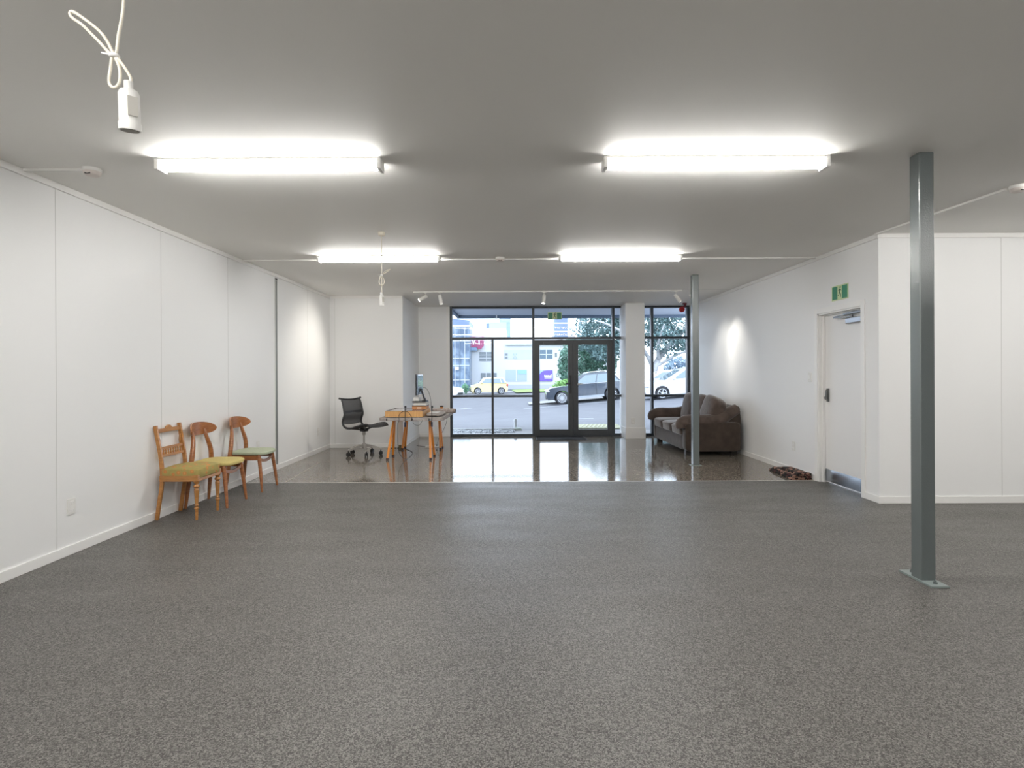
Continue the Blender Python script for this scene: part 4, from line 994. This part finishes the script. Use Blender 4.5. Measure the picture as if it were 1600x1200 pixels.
B(-1.75, 1.75, 0, 8, 0, 17.2).build('facade', M_TG, t)
for z in (10.6, 12.7, 14.9): B(-1.8, 1.8, -0.1, 0, z, z + 0.35).build('floor_band', M_BW, t)
B(1.75, 3.6, 0.3, 8, 0, 17.6).build('service_core', M_BW, t)

# ------------------------------------------------------------------ trees and shrubs
def leaves(mb, c, r, n, size, hollow=0.55):
    for i in range(n):
        while True:
            p = Vector((random.uniform(-1, 1), random.uniform(-1, 1), random.uniform(-1, 1)))
            if hollow < p.length < 1: break
        # clumpy outline
        k_ = 0.86 + 0.14 * math.sin(p.x * 7 + c[0]) * math.sin(p.z * 8 + 1) + 0.08 * math.sin(p.y * 9)
        p = Vector((c[0] + p.x * r[0] * k_, c[1] + p.y * r[1] * k_, c[2] + p.z * r[2] * k_))
        a = Vector((random.gauss(0, 1), random.gauss(0, 1), random.gauss(0, 1))).normalized(); b = a.orthogonal().normalized()
        b = (Matrix.Rotation(random.uniform(0, 6.28), 3, a) @ b); cc = a.cross(b)
        s1 = size * random.uniform(0.6, 1.3); s2 = s1 * 0.5
        mb.add([p - b * s1, p - cc * s2, p + b * s1, p + cc * s2], [(0, 1, 2, 3)])
def leaf_mat(name, c1, c2):
    m = mat(name, c1, 0.6, noise=(0.8, c2, 0.35, 0.65)); return m
M_LEAF = leaf_mat('hazed_green_leaves', (0.085, 0.15, 0.145), (0.18, 0.28, 0.285))  # blue-grey cast of haze and window reflections mixed into the leaf colour
M_LEAF2 = leaf_mat('mid_green_leaves', (0.085, 0.19, 0.13), (0.17, 0.31, 0.24))
M_LEAF3 = leaf_mat('bright_green_leaves', (0.14, 0.30, 0.08), (0.28, 0.45, 0.16))
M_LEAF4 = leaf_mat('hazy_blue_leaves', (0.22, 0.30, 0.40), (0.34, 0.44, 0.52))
M_BARK = mat('pale_grey_bark', (0.34, 0.35, 0.36), 0.9, noise=(3, (0.50, 0.51, 0.52), 0.4, 0.6))
def tree(x, y, crowns, m, trunk, label, size=0.11):
    z0 = G(x, y)
    t = thing('tree', label, 'tree', (x, y, z0), 0, 'trees across the street')
    b = MB()
    for (c, r, n) in crowns: leaves(b, c, r, n, size)
    b.build('foliage', m, t)
    b = MB()
    for p, r0, r1 in trunk:
        pp = smooth_path(p, 5); b.tube(pp, [lerp(r0, r1, i / (len(pp) - 1)) for i in range(len(pp))], 8)
    b.build('trunk', M_BARK, t, smooth=True)
    return t
# big spreading tree over the parked cars
tree(10.2, 42, [((-3.4, 0, 4.3), (2.7, 2.2, 2.4), 7000), ((-0.8, 0.5, 5.2), (3.0, 2.5, 2.2), 6000), ((2.6, 0, 5.0), (3.2, 2.6, 2.4), 5000), ((1.2, -0.5, 3.6), (1.9, 1.6, 1.3), 1300), ((5.2, 0.3, 4.1), (2.4, 2.2, 2.6), 3600)], M_LEAF,
     [([(0, 0, 0), (0.1, 0, 1.2), (0.5, 0, 2.4), (1.6, -0.4, 3.8), (3.2, -0.8, 5.4)], 0.34, 0.10), ([(0.2, 0, 1.4), (-0.5, -0.6, 2.6), (-1.6, -1.8, 3.6), (-3.4, -2.4, 4.6), (-4.6, -2.5, 5.0)], 0.18, 0.05), ([(0.5, 0, 2.2), (0.2, -1.0, 3.4), (0.5, -1.6, 4.8)], 0.14, 0.05), ([(0.3, 0, 1.8), (1.8, -0.6, 2.7), (3.0, -0.8, 3.0)], 0.12, 0.04)],
     'large spreading tree with pale branches behind the parked cars')
tree(5.6, 46, [((-0.1, 0, 3.0), (2.1, 1.6, 1.9), 5500), ((-1.3, 0, 1.9), (0.9, 0.9, 1.3), 1700), ((1.4, 0, 3.0), (1.8, 1.5, 2.2), 3600)], M_LEAF2,
     [([(0, 0, 0), (0, 0, 1.5), (0.2, 0, 3.0)], 0.22, 0.10)], 'dense bushy green tree behind the dark car', 0.11)
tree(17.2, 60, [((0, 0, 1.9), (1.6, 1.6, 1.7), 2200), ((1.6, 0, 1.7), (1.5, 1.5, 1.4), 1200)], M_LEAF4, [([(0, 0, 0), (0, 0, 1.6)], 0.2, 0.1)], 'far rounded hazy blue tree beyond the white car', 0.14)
def shrub(x, y, r, n, m, label, size=0.09, stem=True):
    t = thing('shrub', label, 'shrub', (x, y, G(x, y)), 0, 'low shrubs across the street')
    b = MB(); leaves(b, (0, 0, r[2]), r, n, size, 0.3); b.build('foliage', m, t)
    MB().tube([(0, 0, 0), (0, 0, r[2])], [0.05, 0.02], 6).build('stem', M_BARK, t)
shrub(3.3, 38.4, (0.85, 0.7, 0.68), 2400, M_LEAF3, 'bright green shrub above the dark car bonnet')
shrub(5.4, 39.6, (1.2, 0.8, 0.65), 1600, M_LEAF3, 'bright green shrub behind the dark car windscreen')
shrub(-4.65, 54, (0.42, 0.4, 0.55), 700, leaf_mat('grey_green_leaves', (0.10, 0.26, 0.14), (0.22, 0.40, 0.26)), 'grey green shrub left of the yellow car', 0.07)
shrub(-3.95, 54.5, (0.40, 0.4, 0.42), 600, leaf_mat('rusty_leaves', (0.30, 0.30, 0.16), (0.50, 0.42, 0.26)), 'rusty low shrub touching the yellow car bonnet', 0.07)

# ------------------------------------------------------------------ parked cars (front toward -x, local origin on the road)
M_TYRE = mat('tyre_rubber', (0.03, 0.03, 0.035), 0.8)
M_RIM = mat('alloy_rim', (0.55, 0.57, 0.60), 0.3, metal=0.7)
M_CARGL = mat('car_glass', (0.16, 0.21, 0.25), 0.06, coat=0.5)
M_CARGL_L = mat('car_glass_reflecting', (0.15, 0.20, 0.23), 0.08, coat=0.5)
M_TRIMB = mat('black_car_trim', (0.03, 0.035, 0.04), 0.5)
def car(name, label, loc, rz, paint, L, Hh, W, hood, belt, ws, roof, rear, wr, low=0.22, pitch=0.0, glass=M_CARGL, cat='car', rails=False, cladding=False, spokes=10, wx=(0.82, 0.80)):
    """side profile numbers: hood height, belt height, ws=(x base, x top), roof=(x rear top), rear=(x base)"""
    t = thing(name, label, cat, loc, rz, 'cars parked on the street'); t.rotation_euler = (0, pitch, rz)
    f, r = wx[0], L - wx[1]
    x0 = -L / 2
    def arch(cx, rr): return [(cx + rr * math.cos(a), max(low, wr + rr * math.sin(a))) for a in [PI - PI * i / 10 for i in range(11)]][::-1]
    # lower body profile (x from 0..L)
    top = [(0.02, hood - 0.32), (0.08, hood - 0.14), (0.35, hood - 0.03), (ws[0], hood + 0.04), (ws[0] + 0.15, belt), (rear - 0.05, belt + 0.03), (L - 0.06, belt - 0.02), (L, belt - 0.25), (L - 0.01, low + 0.18), (L - 0.10, low)]
    bot = [(r + wr * 1.17, low)] + arch(r, wr * 1.17)[::1] + [(r - wr * 1.17, low), (f + wr * 1.17, low)] + arch(f, wr * 1.17) + [(f - wr * 1.17, low), (0.10, low), (0.0, low + 0.15)]
    prof = top + bot
    # two side skins and strip between, as a bridged loft: centre widened
    half = W / 2
    b = MB(); n = len(prof)
    def yw(x, z):
        e = 0.0
        if x < 0.5: e = 0.16 * (1 - x / 0.5) ** 2
        if x > L - 0.4: e = 0.12 * ((x - L + 0.4) / 0.4) ** 2
        return half - e - 0.04 * max(0, (z - low) / (belt - low)) ** 2
    vs = [(x0 + x, -yw(x, z), z) for x, z in prof] + [(x0 + x, yw(x, z), z) for x, z in prof]
    fs = [tuple(range(n)), tuple(range(2 * n - 1, n - 1, -1))] + [(i, n + i, n + (i + 1) % n, (i + 1) % n) for i in range(n)]
    b.add(vs, fs); body = b.build('body', paint, t, smooth=True, bevel=0.02)
    # greenhouse
    yb, yt = half - 0.05, half - 0.24
    gh = [(ws[0] + 0.02, hood + 0.02), (ws[1], Hh - 0.06), (ws[1] + 0.35, Hh), (roof - 0.2, Hh), (roof, Hh - 0.05), (rear, belt)]
    b = MB()
    def gy(z): return lerp(yb, yt, max(0, min(1, (z - belt) / (Hh - belt))))
    n = len(gh); vs = [(x0 + x, -gy(z), z) for x, z in gh] + [(x0 + x, gy(z), z) for x, z in gh]
    b.add(vs, [tuple(range(n)), tuple(range(2 * n - 1, n - 1, -1))] + [(i, n + i, n + (i + 1) % n, (i + 1) % n) for i in range(n)])
    b.build('cabin', paint, t, smooth=True, bevel=0.03)
    # side windows, split by pillars
    zt = Hh - 0.10; zb_ = belt + 0.03
    xa = lerp(ws[0], ws[1], 0.35) + 0.12; xt = ws[1] + 0.22; xe_b = rear - 0.18; xe_t = roof - 0.10
    cut = [0, 0.46, 0.50, 0.90, 1.0] if L > 4 else [0, 0.44, 0.49, 0.78, 0.84, 1.0]
    segs = [(0.0, 0.46), (0.49, 0.84), (0.87, 1.0)]
    for sgn in (-1, 1):
        for (u0, u1) in segs:
            q = [(lerp(xa, xe_b, u0), zb_), (lerp(xa, xe_b, u1), zb_), (lerp(xt, xe_t, u1), zt), (lerp(xt, xe_t, u0), zt)]
            pts = [(x0 + x, sgn * (gy(z) + 0.012), z) for x, z in q]
            MB().prism(pts, (0, -sgn * 0.02, 0)).build('side_window', glass, t)
        # door seams + handles
        dm = MB()
        for u in (0.475,):
            xs = lerp(xa, xe_b, u); dm.box(x0 + xs - 0.006, x0 + xs + 0.006, sgn * half - 0.03, sgn * half + 0.001, low + 0.12, belt)
        dm.build('door_seam', M_TRIMB, t)
        for u in (0.40, 0.78):
            xs = lerp(xa, xe_b, u); B(x0 + xs - 0.08, x0 + xs + 0.08, sgn * half - 0.04, sgn * half + 0.012, belt - 0.14, belt - 0.11).build('door_handle', paint, t)
        MB().blob((x0 + xa + 0.05, sgn * (half + 0.06), belt + 0.05), (0.07, 0.10, 0.07), 0.6, 12, 8).build('wing_mirror', paint, t, smooth=True)
    # windscreen and rear window
    def scr(p, q, nm, ins=0.12):
        (xa_, za), (xb_, zb2) = p, q
        d = Vector((xb_ - xa_, 0, zb2 - za)).normalized(); nrm = Vector((-d.z, 0, d.x)) if nm == 'windscreen' else Vector((-d.z, 0, d.x))
        k0, k1 = 0.10, 0.92
        A = Vector((lerp(xa_, xb_, k0), 0, lerp(za, zb2, k0))); Bq = Vector((lerp(xa_, xb_, k1), 0, lerp(za, zb2, k1)))
        if nm == 'windscreen': off = nrm * 0.012
        else: off = nrm * 0.012
        ya, yb2 = gy(A.z) - 0.07, gy(Bq.z) - 0.07
        pts = [Vector((x0 + A.x, -ya, A.z)) + off, Vector((x0 + A.x, ya, A.z)) + off, Vector((x0 + Bq.x, yb2, Bq.z)) + off, Vector((x0 + Bq.x, -yb2, Bq.z)) + off]
        MB().prism(pts, -off * 1.6).build(nm, M_CARGL, t)
    scr(gh[0], gh[1], 'windscreen'); scr(gh[4], gh[5], 'rear_window')
    # lamps, bumper trim
    for sgn in (-1, 1):
        MB().blob((x0 + 0.13, sgn * (half - 0.24), hood - 0.20), (0.12, 0.17, 0.06), 0.6, 14, 8).build('headlamp', mat('lamp_glass', (0.6, 0.65, 0.7), 0.1), t, smooth=True)
        MB().blob((x0 + L - 0.08, sgn * (half - 0.16), belt - 0.16), (0.09, 0.10, 0.13), 0.5, 14, 8).build('tail_lamp', mat('tail_lamp_red', (0.55, 0.12, 0.08), 0.2), t, smooth=True)
    MB().box(x0 - 0.005, x0 + 0.05, -half + 0.35, half - 0.35, low + 0.05, low + 0.25).build('grille', M_TRIMB, t)
    if cladding:
        for sgn in (-1, 1): B(x0 + f + wr * 1.2, x0 + r - wr * 1.2, sgn * half - 0.05 if sgn > 0 else -half - 0.015, half + 0.015 if sgn > 0 else -half + 0.05, low - 0.02, low + 0.10).build('sill_trim', mat('sill_pale', (0.35, 0.38, 0.42), 0.35, metal=0.4), t)
    if rails:
        for sgn in (-1, 1): MB().tube(smooth_path([(x0 + ws[1] + 0.25, sgn * (yt - 0.02), Hh - 0.01), (x0 + ws[1] + 0.55, sgn * (yt - 0.02), Hh + 0.045), (x0 + roof - 0.4, sgn * (yt - 0.02), Hh + 0.045), (x0 + roof - 0.1, sgn * (yt - 0.02), Hh - 0.01)], 3), 0.02, 6).build('roof_rail', M_RIM, t)
        for sgn in (-1, 1): B(x0 + xa, x0 + xe_b + 0.1, sgn * (yb + 0.0) - 0.02, sgn * (yb) + 0.02, belt - 0.0, belt + 0.025).build('window_line', M_RIM, t)
    # wheels
    for cx in (f, r):
        for sgn in (-1, 1):
            w = MB().lathe([(wr * 0.68, -0.10), (wr * 0.93, -0.11), (wr, -0.07), (wr, 0.07), (wr * 0.93, 0.11), (wr * 0.68, 0.10)], n=28, M=Matrix.Translation((x0 + cx, sgn * (half - 0.11), wr)) @ Matrix.Rotation(PI / 2, 4, 'X')).build('wheel', M_TYRE, t, smooth=True)
            h_ = MB(); yy = sgn * (half + 0.002)
            for k_ in range(spokes):
                a = 2 * PI * k_ / spokes
                h_.bar((x0 + cx + 0.03 * math.cos(a), yy, wr + 0.03 * math.sin(a)), (x0 + cx + wr * 0.68 * math.cos(a), yy, wr + wr * 0.68 * math.sin(a)), 0.018, 0.018)
            h_.lathe([(0.06, -0.02), (0.06, 0.02)], n=12, M=Matrix.Translation((x0 + cx, yy, wr)) @ Matrix.Rotation(PI / 2, 4, 'X'))
            rg = [(x0 + cx + wr * 0.69 * math.cos(2 * PI * i / 24), yy, wr + wr * 0.69 * math.sin(2 * PI * i / 24)) for i in range(25)]
            h_.tube(rg, 0.018, 6); h_.build('wheel_rim', M_RIM, w)
    return t
M_NAVY = mat('dark_slate_paint', (0.035, 0.048, 0.07), 0.18, coat=1.0, metal=0.3)
M_CARW = mat('white_car_paint', (0.62, 0.63, 0.66), 0.2, coat=0.8)
M_CARY = mat('pale_yellow_paint', (0.60, 0.52, 0.24), 0.25, coat=0.6)
sx_ = 2.85 - 0.92
car('car', 'dark slate sport utility car parked across the street behind the doors', (sx_ + 2.35, 33.9, G(sx_ + 2.35, 33.9)), 0, M_NAVY, 4.75, 1.68, 1.9, 1.02, 1.08, (1.30, 2.15), 3.95, 4.45, 0.37, 0.30, -0.08, M_CARGL_L, rails=True, cladding=True, spokes=14, wx=(0.90, 0.95))
car('car', 'white hatchback parked behind the right hand window by the sofa', (9.15, 30.6, G(9.15, 30.6)), 0, M_CARW, 4.4, 1.55, 1.8, 0.92, 1.0, (0.95, 2.0), 3.6, 4.2, 0.33, 0.22, -0.08, M_CARGL_L, spokes=5, wx=(0.82, 0.80))
car('car', 'white car mostly hidden behind the white hatchback', (9.45, 36.2, G(9.45, 36.2)), 0, M_CARW, 4.4, 1.40, 1.8, 0.88, 0.95, (0.95, 1.9), 3.4, 4.1, 0.32, 0.20, -0.08, M_CARGL, spokes=5)
car('car', 'small pale yellow car parked in front of the white building', (-2.28, 52.0, G(-2.28, 52.0) + 0.06), 0.12, M_CARY, 3.35, 1.52, 1.65, 0.92, 0.98, (0.62, 1.12), 2.95, 3.25, 0.29, 0.20, 0, M_CARGL, spokes=7, wx=(0.60, 0.62))
car('car', 'white car cut off by the left edge of the window', (-6.7, 50.5, G(-6.7, 50.5)), PI - 0.35, M_CARW, 4.3, 1.45, 1.75, 0.90, 0.96, (0.95, 1.8), 3.5, 4.1, 0.32, 0.2, 0, M_CARGL)
